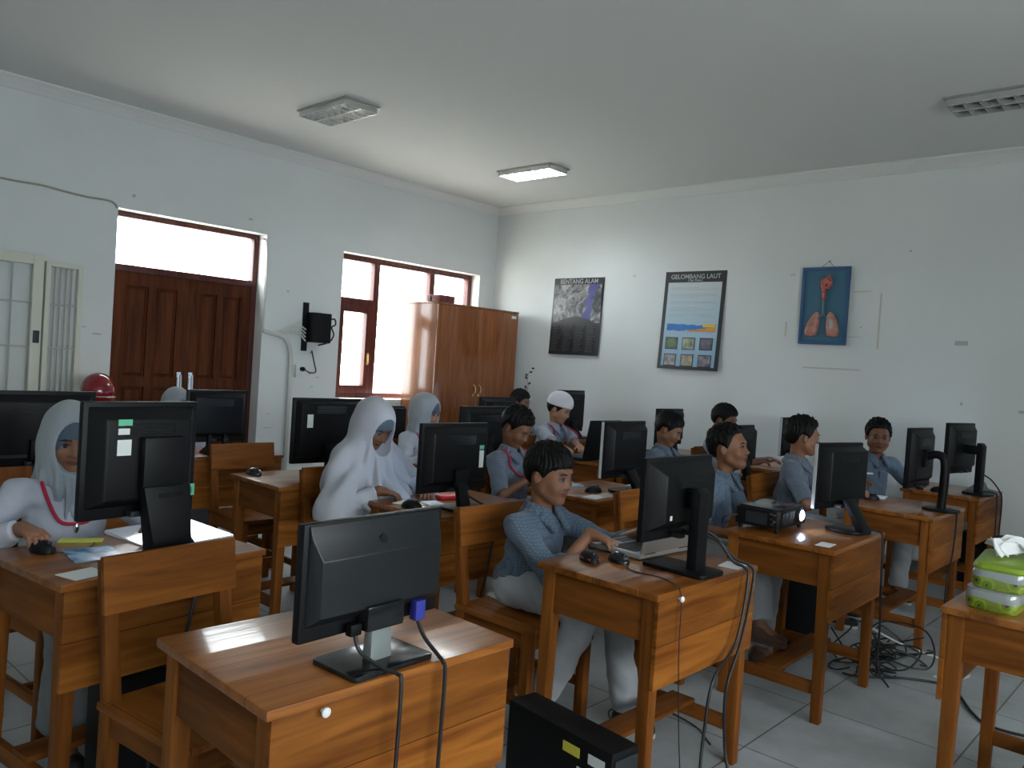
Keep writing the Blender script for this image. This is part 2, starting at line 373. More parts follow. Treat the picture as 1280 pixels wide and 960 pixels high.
# ground outside the rear wall, with pale paving and a far garden wall
b = MB(); b.bx(-60, XL-TH, -40, 60, -.2, -.1); b.build('ground', mat('outside_paving', (.55, .54, .5), .8, var=.1, vscale=.8))['kind'] = 'structure'
def leaf_mass(name, c, r, n, label):
    b = MB(); rnd = random.Random(11)
    for i in range(n):
        a, z, q = rnd.uniform(0, 2*math.pi), rnd.uniform(-1, 1), rnd.random()**.4
        s = math.sqrt(1-z*z); p = Vector((c[0]+r[0]*q*s*math.cos(a), c[1]+r[1]*q*s*math.sin(a), c[2]+r[2]*q*z))
        u = Vector((rnd.gauss(0, 1), rnd.gauss(0, 1), rnd.gauss(0, 1))).normalized(); v = u.orthogonal().normalized()
        L = rnd.uniform(.09, .16); w = L*.35
        b.add([p-u*L, p+v*w, p+u*L, p-v*w], [(0, 1, 2, 3)])
    t = thing(name, label, 'tree', (c[0], c[1], -.1))
    f = b.build('foliage', mat('pale_leaves', (.62, .66, .60), .6), None); f.parent = t; f.location = (-c[0], -c[1], .1)
    tr = MB(); tr.tube([(0, 0, 0), (.03, .02, (c[2])*.5), (0, .05, c[2]+.4)], [.13, .1, .05], 10); tr.build('trunk', mat('bark', (.25, .2, .15), .9), t, smooth=True)
leaf_mass('garden_tree', (-13.5, 10.6, 2.6), (1.5, 1.6, 1.5), 2600, 'leafy tree outside, washed out by daylight, seen through the open window')

# ------------------------------------------------------------------ ceiling lights
def ceiling_light(x0, x1, y0, y1, label, lit):
    cx, cy = (x0+x1)/2, (y0+y1)/2; hx, hy = (x1-x0)/2, (y1-y0)/2
    t = thing('ceiling_light', label, 'light', (cx, cy, ZC), 0, 'recessed ceiling lights')
    fr = .018
    b = MB(); z0 = -.012
    b.bx(-hx, hx, -hy, -hy+fr, z0, 0); b.bx(-hx, hx, hy-fr, hy, z0, 0); b.bx(-hx, -hx+fr, -hy+fr, hy-fr, z0, 0); b.bx(hx-fr, hx, -hy+fr, hy-fr, z0, 0)
    b.build('frame', mat('light_frame', (.32, .32, .31), .4, .3), t)
    b = MB(); b.bx(-hx+fr, hx-fr, -hy+fr, hy-fr, -.003, -.001)
    b.build('reflector', mat('light_reflector', (.25, .26, .25), .3, .5), t)
    tube_m = mat('lit_tube' if lit else 'unlit_tube', (.8, .8, .8), .4, emit=(.86, .95, 1) if lit else None, estr=26 if lit else 0)
    for s in (-1, 1):
        b = MB(); b.tube([(-hx+.03, s*hy*.46, -.02), (hx-.03, s*hy*.46, -.02)], .013, 10); b.build('fluorescent_tube', tube_m, t, smooth=True)
    b = MB(); lz0, lz1 = -.046, -.036
    for s in (-.9, 0, .9): b.bx(-hx+fr, hx-fr, s*hy-.006 if abs(s) < .5 else s*hy-.004, s*hy+.006 if abs(s) < .5 else s*hy+.004, -.05, -.012)
    n = 7
    for i in range(n+1):
        x = -hx+fr+(2*hx-2*fr)*i/n
        b.hexa([(x-.002, -hy+fr, -.05), (x+.002, -hy+fr, -.05), (x+.002, hy-fr, -.05), (x-.002, hy-fr, -.05)],
               [(x-.009, -hy+fr, -.012), (x+.009, -hy+fr, -.012), (x+.009, hy-fr, -.012), (x-.009, hy-fr, -.012)])
    b.build('louvre', mat('aluminium_louvre', (.62, .62, .60), .25, .7), t)
    return t
ceiling_light(-5.38, -4.77, 3.29, 3.60, 'unlit recessed ceiling light above the double door side, with louvre grid', False)
ceiling_light(-5.30, -4.65, 5.38, 5.66, 'lit white recessed ceiling light near the room corner, the only one switched on', True)
ceiling_light(-1.49, -.83, 5.34, 5.64, 'unlit recessed ceiling light at the right edge, above the back wall desks', False)

# ------------------------------------------------------------------ desks and chairs
DW, DD, DH = .666, .489, .73
def make_desk(loc, rz, label, group, tilt=0):
    t = thing('student_desk', label, 'desk', loc, rz, group)
    hx, hy = DD/2, DW/2
    b = MB(); b.bx(-hx, hx, -hy, hy, DH-.022, DH); b.build('tabletop', M['top'], t, bevel=.004)
    for sx in (-1, 1):
        for sy in (-1, 1):
            b = MB(); cx, cy = sx*(hx-.042), sy*(hy-.042); e = .024; w = .019; ox, oy = sx*.006, sy*.006
            b.hexa([(cx+ox-w, cy+oy-w, 0), (cx+ox+w, cy+oy-w, 0), (cx+ox+w, cy+oy+w, 0), (cx+ox-w, cy+oy+w, 0)],
                   [(cx-e, cy-e, DH-.022), (cx+e, cy-e, DH-.022), (cx+e, cy+e, DH-.022), (cx-e, cy+e, DH-.022)])
            b.build('leg', M['leg'], t, bevel=.003)
    b = MB(); b.bx(hx-.018, hx-.002, -hy+.012, hy-.012, .43, DH-.022); b.build('modesty_panel', M['panel'], t, bevel=.002)
    for sy in (-1, 1):
        b = MB(); y = sy*(hy-.035); b.bx(-hx+.06, hx-.06, y-.009, y+.009, .565, DH-.022); b.build('side_apron', M['railx'], t, bevel=.002)
        b = MB(); y = sy*(hy-.040); b.bx(-hx+.055, hx-.055, y-.012, y+.012, .115, .165); b.build('side_rail', M['railx'], t, bevel=.002)
    b = MB(); b.bx(-.055, .045, -hy+.03, hy-.03, .165, .182); b.build('footrest', M['raily'], t, bevel=.003)
    b = MB(); b.bx(-hx+.03, hx-.02, -hy+.046, hy-.046, .607, .617); b.build('book_shelf', M['raily'], t)
    return t
def desk_at(A, rz): # near corner of the panel side -> centre
    c, s = math.cos(rz), math.sin(rz); dx, dy = -DD/2, DW/2
    return (A[0]+c*dx-s*dy, A[1]+s*dx+c*dy, 0)
DG = 'wooden student desks'
DESKS = {
 'F': ((-1.2946, .8034), -.018, 'wooden desk nearest the camera, bare except for one wide monitor on its varnished top'),
 'D1': ((-1.2756, 2.1096), -.009, 'wooden desk of the boy typing on the silver laptop, with two mice on its corner'),
 'D2': ((-1.1956, 3.3049), .019, 'wooden desk carrying the lit black projector'),
 'D3': ((-1.19, 4.684), .0, 'wooden desk below the hook-armed monitor, just behind the projector desk'),
 'D4': ((-1.235, 5.90), .0, 'rightmost wooden student desk, against the back wall, with two cables down its front'),
 'LD': ((-2.3029, .782), .125, 'wooden desk at the left edge with a blue brochure and a yellow strip on it'),
 'M1': ((-2.486, 2.300), .0, 'wooden desk of the girl in the long white veil, with a red pouch on it'),
 'M2': ((-2.406, 3.345), .0, 'wooden desk of the bare-headed boy with the red lanyard, a notepad at its far end'),
 'E4': ((-2.42, 4.70), .0, 'wooden desk in front of the boy whose monitor hides behind a raised head'),
 'E5': ((-2.42, 5.86), .0, 'wooden desk by the back wall in front of the boy resting his arm forward'),
 'L3': ((-3.45, .84), .08, 'wooden desk behind the girl at the left edge, holding a wide monitor'),
 'ML': ((-3.436, 2.128), .0, 'empty-seated wooden desk with a lone mouse near its corner, left of the veiled girl'),
 'G2': ((-3.40, 3.36), .0, 'wooden desk of the girl with the pink lanyard, in front of the cabinet'),
 'W4': ((-3.36, 4.68), .0, 'wooden desk of the boy in the white cap, with a black laptop on it'),
 'C2': ((-4.50, 2.14), .0, 'wooden desk in the last row before the double door'),
 'C3': ((-4.50, 3.42), .0, 'wooden desk in the last row below the window'),
 'C4': ((-4.55, 4.70), .0, 'wooden desk in the last row right in front of the cabinet doors'),
 'C5': ((-4.62, 5.82), .0, 'wooden desk in the far corner with a tall black monitor against the back wall'),
}
first_desk = None
for k, (A, rz, lab) in DESKS.items():
    loc = desk_at(A, rz)
    if first_desk is None: first_desk = make_desk(loc, rz, lab, DG)
    else: copy_thing(first_desk, loc, rz, lab)
# desk on the right edge, turned the other way (panel towards the class)
copy_thing(first_desk, (-.67+DD/2, 2.80+DW/2, 0), math.pi, 'wooden desk cut off by the right edge, turned round, with snack packs on it')

def make_chair(loc, rz, label, group):
    t = thing('school_chair', label, 'chair', loc, rz, group)
    b = MB(); b.bx(-.195, .205, -.20, .20, .425, .445); b.build('seat', M['seat'], t, bevel=.004)
    for sy in (-1, 1):
        y = sy*.172
        b = MB(); b.bx(.155, .195, y-.02, y+.02, 0, .425); b.build('leg', M['leg'], t, bevel=.003)
        b = MB(); b.hexa([(-.20, y-.02, 0), (-.16, y-.02, 0), (-.16, y+.02, 0), (-.20, y+.02, 0)], [(-.195, y-.02, .45), (-.155, y-.02, .45), (-.155, y+.02, .45), (-.195, y+.02, .45)])
        b.hexa([(-.195, y-.02, .45), (-.155, y-.02, .45), (-.155, y+.02, .45), (-.195, y+.02, .45)], [(-.245, y-.02, .81), (-.215, y-.02, .81), (-.215, y+.02, .81), (-.245, y+.02, .81)])
        b.build('rear_post', M['leg'], t, bevel=.003)
        b = MB(); b.bx(-.16, .16, y-.011, y+.011, .36, .425); b.build('side_apron', M['railx'], t, bevel=.002)
        b = MB(); b.bx(-.165, .16, y-.010, y+.010, .14, .175); b.build('stretcher', M['railx'], t, bevel=.002)
    b = MB(); b.bx(.165, .187, -.152, .152, .36, .425); b.build('front_apron', M['raily'], t, bevel=.002)
    b = MB(); b.bx(-.01, .012, -.162, .162, .145, .17); b.build('cross_stretcher', M['raily'], t, bevel=.002)
    b = MB(); a = .13
    b.hexa([(-.195, -.20, .675), (-.177, -.20, .675), (-.177, .20, .675), (-.195, .20, .675)], [(-.215, -.20, .825), (-.197, -.20, .825), (-.197, .20, .825), (-.215, .20, .825)])
    b.build('backrest', M['back'], t, bevel=.004)
    return t
CG = 'wooden school chairs'
CHAIRS = [
 (-2.00, 1.06, .12, 'empty wooden school chair in the left foreground, behind the desk nearest the camera'),
 (-2.05, 2.40, .0, 'wooden school chair under the boy typing on the silver laptop'),
 (-2.00, 3.42, .0, 'wooden school chair of the boy looking up beside the projector'),
 (-2.00, 4.83, .0, 'wooden school chair of the boy turned away behind the small square monitor'),
 (-1.95, 5.80, .0, 'wooden school chair of the boy facing the camera by the back wall'),
 (-4.20, 2.46, -.03, 'empty wooden school chair before the double door, behind the lone mouse'),
 (-3.20, 2.43, .0, 'wooden school chair of the girl in the long white veil'),
 (-3.12, 3.62, .0, 'wooden school chair of the bare-headed boy with the red lanyard'),
 (-3.12, 5.02, .0, 'wooden school chair of the boy in front of the far wall monitor'),
 (-3.12, 6.10, .0, 'wooden school chair of the boy resting his arm forward by the back wall'),
 (-3.10, 1.10, .1, 'wooden school chair of the girl at the left edge'),
 (-4.20, 3.70, .0, 'wooden school chair of the girl with the pink lanyard'),
 (-4.16, 5.05, .0, 'wooden school chair of the boy in the white cap'),
 (-5.42, 6.12, .0, 'wooden school chair of the boy in the far corner by the cabinet'),
 (-5.42, 2.50, .0, 'wooden school chair of the girl hidden behind the last-row monitor'),
]
first_chair = None
for x, y, rz, lab in CHAIRS:
    if first_chair is None: first_chair = make_chair((x, y, 0), rz, lab, CG)
    else: copy_thing(first_chair, (x, y, 0), rz, lab)

# ------------------------------------------------------------------ monitors
def rrect(w, h, r, n=5, cx=0, cy=0):
    pts = []
    for sx, sy, a0 in ((1, 1, 0), (-1, 1, 90), (-1, -1, 180), (1, -1, 270)):
        for i in range(n+1):
            a = R(a0+90*i/n); pts.append((cx+sx*(w/2-r)+r*math.cos(a), cy+sy*(h/2-r)+r*math.sin(a)))
    return pts
def monitor(loc, rz, w, h, z0, label, neck='slim', bulge=.035, stickers=(), base=(.20, .17), dx=0, tilt=0, mt='black', inset=.14, ports=True, by=0.0, edge=None, band=False, bdx=0):
    """origin at the desk top under the screen; screen faces -x, back faces +x; z0 = bottom edge above the desk"""
    t = thing('monitor', label, 'monitor', (loc[0], loc[1], DH+.0005), rz, 'computer monitors')
    zc = z0+h/2; T = Matrix.Translation((0, 0, zc)) @ Matrix.Rotation(R(tilt), 4, 'Y') @ Matrix.Translation((0, 0, -zc))
    def B(b, name, m_, par=t, bevel=.0, smooth=None, tf=True):
        if tf: b.v = [tuple(T @ Vector(p)) for p in b.v]
        return b.build(name, m_, par, bevel, smooth)
    b = MB(); d = .024
    b.bx(-d, 0, -w/2, w/2, z0, z0+h); shell = B(b, 'screen_bezel', M[mt], bevel=.005)
    b = MB(); e = .017; b.bx(-d-.0015, -d+.004, -w/2+e, w/2-e, z0+e, z0+h-e); B(b, 'screen', M['screen'])
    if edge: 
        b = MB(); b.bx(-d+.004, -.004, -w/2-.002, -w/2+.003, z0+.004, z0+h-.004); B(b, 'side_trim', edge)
    # back cover: sloping block
    b = MB(); i0, i1 = .012, inset*min(w, h)
    if band:
        sl = .30*h
        pf = [(0, z0+.03), (bulge, z0+.055), (bulge, z0+h-sl), (.010, z0+h-.03), (.004, z0+h-.004), (0, z0+h-.004)]
        b.prism(pf, -w/2+.012, w/2-.012, 'y')
        vs = []
        for (x, y, z) in b.v: vs.append((x, y*(1-.10*max(0, x-.004)/max(bulge, .01)), z))
        b.v = vs
    else:
        o = [(-w/2+i0, z0+i0+.02), (w/2-i0, z0+i0+.02), (w/2-i0, z0+h-i0), (-w/2+i0, z0+h-i0)]
        q = [(-w/2+i1, z0+i1+.01), (w/2-i1, z0+i1+.01), (w/2-i1, z0+h-i1), (-w/2+i1, z0+h-i1)]
        b.add([(-.002, y, z) for y, z in o]+[(bulge, y, z) for y, z in q], [(3, 2, 1, 0), (4, 5, 6, 7), (0, 1, 5, 4), (1, 2, 6, 5), (2, 3, 7, 6), (3, 0, 4, 7)])
    back = B(b, 'back_cover', M[mt] if not band else mat('satin_black_plastic', (.010, .012, .014), .33), bevel=.006)
    if not band:
        b = MB()
        for k in range(7):
            b.bx(bulge-.001, bulge+.0012, -w*.22, w*.22, z0+h-i1-.012-.006*k-.002, z0+h-i1-.012-.006*k)
        B(b, 'vent_slots', M['gloss'], back)
    for (sy, sz, sw, sh, col) in stickers:
        xx = bulge if band else bulge*max(0, min(1, (w/2-i0-abs(sy))/(i1-i0), (h-i0-sz)/(i1-i0), (sz-i0-.02)/(i1-i0-.01)))
        b = MB(); b.bx(xx-.001, xx+.0014, sy-sw/2, sy+sw/2, z0+sz-sh/2, z0+sz+sh/2); o = B(b, 'label_sticker', M[col], back)
    if ports:
        for yy in (-.03, .05):
            b = MB(); b.bx(.006, bulge*.8+.004, yy-.016, yy+.016, z0+.006, z0+.022); B(b, 'port_block', M['grey'], back, bevel=.002)
    # neck and base
    bw, bd = base
    bm = M[mt]
    if neck == 'slim':
        b = MB(); b.hexa([(dx-.01, by-.03, .012), (dx+.025, by-.03, .012), (dx+.025, by+.03, .012), (dx-.01, by+.03, .012)], [(bulge-.01, -.026, z0+.06), (bulge+.018, -.026, z0+.06), (bulge+.018, .026, z0+.06), (bulge-.01, .026, z0+.06)])
        B(b, 'neck', bm, bevel=.004, tf=False)
        b = MB(); b.bx(bulge-.012, bulge+.02, -.04, .04, z0+.03, z0+.11); B(b, 'hinge_cover', bm, bevel=.005)
    elif neck == 'wide':
        b = MB(); b.hexa([(.005, -.03, .01), (.035, -.03, .01), (.035, .03, .01), (.005, .03, .01)], [(.008, -.028, z0+.03), (.03, -.028, z0+.03), (.03, .028, z0+.03), (.008, .028, z0+.03)])
        B(b, 'neck', M['silver_neck'], bevel=.004, tf=False)
        b = MB(); b.bx(.004, bulge+.012, -.052, .052, z0+.006, z0+.06); B(b, 'hinge_cover', M['gloss'], bevel=.005)
    elif neck == 'pivot':
        b = MB(); b.hexa([(bulge-.005, .0, .008), (bulge+.07, .0, .008), (bulge+.07, .115, .008), (bulge-.005, .115, .008)], [(bulge+.002, -.035, z0+.10), (bulge+.04, -.035, z0+.10), (bulge+.04, .115, z0+.10), (bulge+.002, .115, z0+.10)])
        nk = B(b, 'neck', bm, bevel=.006, tf=False)
        b = MB(); b.bx(bulge-.002, bulge+.034, -.035, .095, z0+.095, z0+.245); B(b, 'pivot_arm', bm, bevel=.006, tf=False)
        b = MB(); b.bx(bulge+.038, bulge+.046, .01, .085, z0+.065, z0+.078); B(b, 'cable_slot', M['gloss'], nk, tf=False)
    elif neck == 'arm':
        ax = dx
        pts = [(ax, by, .012), (ax+.006, by, zc*.5), (ax+.004, by, zc-.02), (ax-.012, by, zc+.018), (ax-.05, by*.4, zc+.028), (bulge-.006, 0, zc+.005)]
        b = MB(); P = curve_pts(pts, 5); b.tube(P, .024, 10); b.v = [tuple(v) for v in b.v]; B(b, 'neck', bm, smooth=True, tf=False)
        b = MB(); b.bx(bulge-.004, bulge+.016, -.05, .05, zc-.05, zc+.05); B(b, 'mount_plate', bm, bevel=.004)
    elif neck == 'tall':
        ax = dx
        b = MB(); pf = [(ax-.018, .01), (ax+.022, .01), (ax+.022, zc+.03), (ax+.005, zc+.05), (ax-.018, zc+.05)]; b.prism(pf, by-.032, by+.032, 'y'); B(b, 'neck', bm, bevel=.006, tf=False)
        b = MB(); b.bx(bulge-.006, ax-.01, -.03, .03, zc-.03, zc+.03); B(b, 'mount_plate', bm, bevel=.005, tf=False)
    elif neck == 'lean':
        b = MB(); b.hexa([(dx+.05, by-.02, .012), (dx+.09, by-.02, .012), (dx+.09, by+.05, .012), (dx+.05, by+.05, .012)], [(bulge-.012, -.04, z0+.05), (bulge+.012, -.04, z0+.05), (bulge+.012, .04, z0+.05), (bulge-.012, .04, z0+.05)])
        B(b, 'neck', bm, bevel=.005, tf=False)
    elif neck == 'feet':
        b = MB()
        for s in (-1, 1): b.prism([(-.09, 0), (.10, 0), (.10, .008), (.03, .05), (.022, z0+.06), (.0, z0+.06), (-.01, .05), (-.09, .008)], s*.05-.012, s*.05+.012, 'y')
        B(b, 'neck', bm, bevel=.003, tf=False); 
        return t
    b = MB()
    if neck == 'wide': b.prism(rrect(bd, bw, .012, 3, .01, 0), 0, .012, 'z')
    else: b.prism(rrect(bd, bw, min(bw, bd)*(.35 if not bdx else .15), 6, dx+bdx, by), 0, .014, 'z')
    B(b, 'base', M['gloss'] if neck == 'wide' else bm, bevel=.004, tf=False)
    return t
M['silver_neck'] = mat('translucent_grey_neck', (.28, .32, .31), .18, .3)
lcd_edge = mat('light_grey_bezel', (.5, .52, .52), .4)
mon_F = monitor((-1.385, 1.11), R(3), .392, .245, .075, 'wide black monitor with a blue video plug, alone on the desk nearest the camera', 'wide', .032, base=(.225, .15), mt='black', band=True)
monitor((-2.44, 1.035), R(7), .36, .345, .14, 'square black monitor with thick pivot stand and green and white stickers, at left', 'pivot', .045,
        [(-.080, .288, .042, .018, 'gsticker'), (-.083, .262, .034, .018, 'sticker'), (-.080, .215, .042, .046, 'sticker'), (.148, .070, .036, .036, 'gsticker'), (.148, .068, .020, .020, 'grey')], base=(.17, .14), inset=.14, dx=.045, by=.057)
monitor((-2.66, 2.55), R(-1), .41, .315, .07, 'black monitor with a green and white label strip, in front of the veiled girl', 'slim', .04,
        [(.13, .205, .028, .018, 'gsticker'), (.13, .15, .028, .08, 'sticker')], base=(.20, .15), dx=.07)
monitor((-1.455, 2.50), R(-2), .42, .285, .10, 'black monitor with a small white mark behind the silver laptop', 'tall', .05,
        [(-.12, .085, .013, .016, 'sticker')], base=(.15, .25), dx=.105, by=-.035, bdx=-.05, inset=.2)
monitor((-1.385, 3.83), R(-11), .37, .305, .10, 'small square black monitor beside the projector, its edge lit white', 'lean', .05, base=(.18, .18), dx=.06, edge=lcd_edge, inset=.12)
monitor((-1.37, 5.03), R(-4), .345, .345, .115, 'square black monitor on a hooked arm stand, left of two by the right wall', 'arm', .03, base=(.13, .19), dx=.13)
monitor((-1.425, 6.15), R(-10), .40, .345, .127, 'rightmost black monitor, on a tall column stand by the back wall', 'tall', .035, base=(.15, .18), dx=.13)
monitor((-2.55, 3.75), R(0), .40, .315, .08, 'black monitor with a pale left edge, behind the head of the boy at the laptop', 'lean', .045, base=(.19, .2), dx=.04, edge=lcd_edge)
monitor((-2.52, 5.10), R(0), .38, .28, .08, 'dark monitor half hidden behind the boy looking up beside the projector', 'slim', .04, base=(.19, .16), dx=.05)
monitor((-2.62, 6.20), R(0), .45, .30, .10, 'black monitor with a light left edge by the back wall, behind the boy turned away', 'slim', .04, base=(.19, .16), dx=.05, edge=lcd_edge)
monitor((-3.55, 1.09), R(3), .44, .30, .14, 'wide black monitor at the left edge, behind the first girl', 'slim', .035, base=(.2, .16), dx=.06, stickers=[(-.1, .05, .11, .022, 'grey')])
monitor((-4.65, 2.42), R(0), .39, .32, .075, 'black monitor on two feet in front of the double door', 'feet', .035)
monitor((-3.66, 2.54), R(-2), .42, .35, .072, 'large black monitor with an upright white label, left of the veiled girl', 'slim', .035, [(-.13, .23, .035, .07, 'sticker')], base=(.2, .16), dx=.06, inset=.08)
monitor((-4.68, 3.72), R(0), .43, .26, .045, 'low black monitor below the window, between the two veiled girls', 'slim', .035, [(.17, .21, .03, .03, 'sticker'), (.05, .13, .03, .04, 'sticker')], base=(.2, .16), dx=.06, inset=.06)
monitor((-3.60, 3.70), R(0), .43, .30, .09, 'black monitor in front of the girl with the pink lanyard', 'slim', .035, base=(.2, .16), dx=.06)
monitor((-4.70, 4.98), R(0), .45, .30, .085, 'black monitor in front of the cabinet doors', 'slim', .035, base=(.2, .16), dx=.06)
monitor((-4.80, 6.11), R(0), .40, .40, .06, 'tall black monitor against the back wall behind the white cap', 'slim', .035, base=(.2, .16), dx=.06, by=.08, inset=.1)
monitor((-3.52, 5.82), R(0), .40, .30, .09, 'black monitor against the back wall behind the boy bent over his desk', 'slim', .035, base=(.2, .16), dx=.06)
b = MB(); b.prism(rrect(.40, .25, .02, 4), .72, .73, 'z')
# the monitor against the back wall stands on a desk of its own
copy_thing(first_desk, desk_at((-3.36, 5.84), 0), 0, 'wooden desk by the back wall under the monitor behind the bent-over boy', DG)
# wide monitor: emblem, plugs and cables
tagm = mon_F
b = MB(); b.lathe([(.010, 0), (.010, .002)], 20, Matrix.Translation((.019, .0, .272)) @ Matrix.Rotation(R(70), 4, 'Y')); b.build('emblem', M['black'], tagm)
b = MB(); b.bx(.012, .034, .098, .128, .073, .118); b.build('video_plug', M['blue'], tagm, bevel=.003)
b = MB(); b.bx(.010, .030, -.085, -.055, .075, .10); b.build('power_plug', M['black'], tagm, bevel=.003)
cable('power_cable', [(.02, -.07, .085), (.035, -.06, .04), (.085, -.035, .012), (.115, -.025, .008), (.128, -.025, -.02), (.13, -.03, -.25), (.135, -.035, -.6)], .0045, M['cable'], tagm)
cable('video_cable', [(.023, .112, .078), (.05, .112, .04), (.10, .11, .012), (.118, .108, .002), (.127, .108, -.03), (.13, .10, -.25), (.135, .095, -.6)], .0048, M['cable'], tagm)
# ------------------------------------------------------------------ mice, laptops, projector, papers
def mouse(x, y, rz, label, col='black', z=DH+.0005, tail=None, red=False):
    t = thing('computer_mouse', label, 'mouse', (x, y, z), rz, 'computer mice')
    b = MB(); b.ell((0, 0, .004), (.052, .031, .032), 24, 10, -.1); b.build('shell', M[col], t, smooth=True)
    if red:
        b = MB()
        for s in (-1, 1): b.tube([(-.045, s*.017, .012), (0, s*.0305, .012), (.042, s*.017, .012)], .003, 6)
        b.build('side_stripe', M['red'], t, smooth=True)
    b = MB(); b.lathe([(.007, -.004), (.009, -.002), (.009, .002), (.007, .004)], 14, Matrix.Translation((.026, 0, .029)) @ Matrix.Rotation(R(90), 4, 'X')); b.build('scroll_wheel', M['grey'], t)
    if tail: cable('cord', tail, .0018, M['cable'], t, 6, 5)
    return t
mouse(-2.70, .86, .2, 'black mouse under the hand of the girl at the left edge', tail=[(.05, 0, .006), (.075, .05, .002), (.04, .13, .002), (-.03, .19, .002)])
mouse(-1.665, 2.28, -.5, 'black mouse with red sides at the corner of the laptop desk', red=True)
mouse(-1.595, 2.36, -.4, 'plain black corded mouse beside the red-sided mouse', 'gloss', tail=[(.05, 0, .006), (.12, -.025, .002), (.22, .025, .002), (.30, .02, .003), (.338, .009, .004), (.356, .010, -.04), (.358, .012, -.2), (.362, .03, -.45), (.37, .05, -.65)])
mouse(-2.72, 2.36, .3, 'black mouse in front of the veiled girl, near the wide monitor top')
mouse(-3.84, 2.22, .2, 'shiny black mouse on the desk corner of the empty chair by the door', 'gloss')
mouse(-2.62, 3.58, 1.2, 'black mouse behind the laptop boy, beside a white slip')
mouse(-1.64, 5.06, .3, 'black mouse under the hand of the boy facing the camera')
mouse(-1.50, 5.98, .3, 'black mouse on the rightmost desk by the back wall')

def laptop(loc, rz, w, d, label, mbase, mlid, ang=105, hl=None):
    t = thing('laptop', label, 'laptop', (loc[0], loc[1], DH+.0005), rz)
    hl = hl or d
    b = MB(); b.bx(-d, 0, -w/2, w/2, .003, .021); base = b.build('keyboard_base', mbase, t, bevel=.004)
    b = MB()
    rows, cols = 5, 13; kw = (w-.05)/cols; kd = (d*.48)/rows
    for i in range(rows):
        for j in range(cols):
            x = -d*.16-kd*i; y = -w/2+.025+kw*j; b.bx(x-kd+.002, x, y+.001, y+kw-.001, .021, .0235)
    b.build('keys', M['black'], base)
    b = MB(); b.bx(-d+.015, -d*.70, -.05, .05, .0205, .0216); b.build('touchpad', M['grey'], base)
    b = MB()
    for yy in (-w*.32, w*.32): b.tube([(-.002, yy-.03, .022), (-.002, yy+.03, .022)], .006, 8)
    b.build('hinge', M['black'], t)
    T = Matrix.Translation((0, 0, .022)) @ Matrix.Rotation(R(ang-90), 4, 'Y')
    b = MB(); b.bx(-.004, .005, -w/2, w/2, .0, hl, T); lid = b.build('lid', mlid, t, bevel=.003)
    b = MB(); b.bx(-.0048, -.003, -w/2+.012, w/2-.012, .018, hl-.012, T); b.build('screen', M['screen'], lid)
    return t
silver_dark = mat('laptop_deck', (.30, .29, .28), .4, .3)
laptop((-1.55, 2.605), R(-3), .335, .235, 'silver laptop the nearest boy is typing on, half hidden by a monitor', silver_dark, M['silver'], 103, .21)
laptop((-3.53, 4.86), R(0), .39, .24, 'black laptop in front of the boy in the white cap', M['black'], M['black'], 100, .285)

# projector
t = thing('projector', 'black projector with a glowing lens on the desk by the small square monitor', 'projector', (-1.585, 3.555, DH), R(2))
b = MB(); b.prism(rrect(.215, .32, .025, 5), .022, .10, 'z'); body = b.build('body', M['black'], t, bevel=.006)
b = MB(); b.prism(rrect(.19, .28, .02, 5), .10, .106, 'z'); b.build('top_cover', M['gloss'], body, bevel=.002)
LM = Matrix.Translation((.106, .075, .066)) @ Matrix.Rotation(R(90), 4, 'Y')
b = MB(); b.lathe([(.034, -.02), (.036, .006), (.030, .012), (.026, .010)], 28, LM); b.build('lens_ring', M['grey'], body, smooth=True)
b = MB(); b.lathe([(.024, 0), (.024, .010), (.015, .017), (.004, .019)], 24, LM); b.build('lens', mat('lit_lens', (.8, .85, 1), .1, emit=(.62, .74, 1), estr=14), body, smooth=True)
b = MB()
for i in range(8): b.bx(.1066, .109, -.13+.016*i, -.121+.016*i, .04, .09)
b.build('vent_grille', M['grey'], body)
b = MB(); b.bx(-.05, .05, -.1605, -.1585, .035, .085); b.build('port_panel', M['grey'], body)
b = MB()
for k, (xx, zz) in enumerate(((.06, .082), (.075, .078), (.062, .058), (.078, .05), (.068, .036))): b.bx(xx, xx+.014, -.1625, -.159, zz, zz+.010)
b.build('connector', M['chrome'], body)
for sx in (-1, 1):
    for sy in (-1, 1):
        b = MB(); b.lathe([(.009, 0), (.009, .024)], 12, Matrix.Translation((sx*.085, sy*.13, 0))); b.build('foot', M['black'], t)
cable('power_cable', [(-.09, -.16, .06), (-.13, -.2, .05), (-.16, -.16, .006), (-.17, -.05, .004)], .004, M['cable'], t)

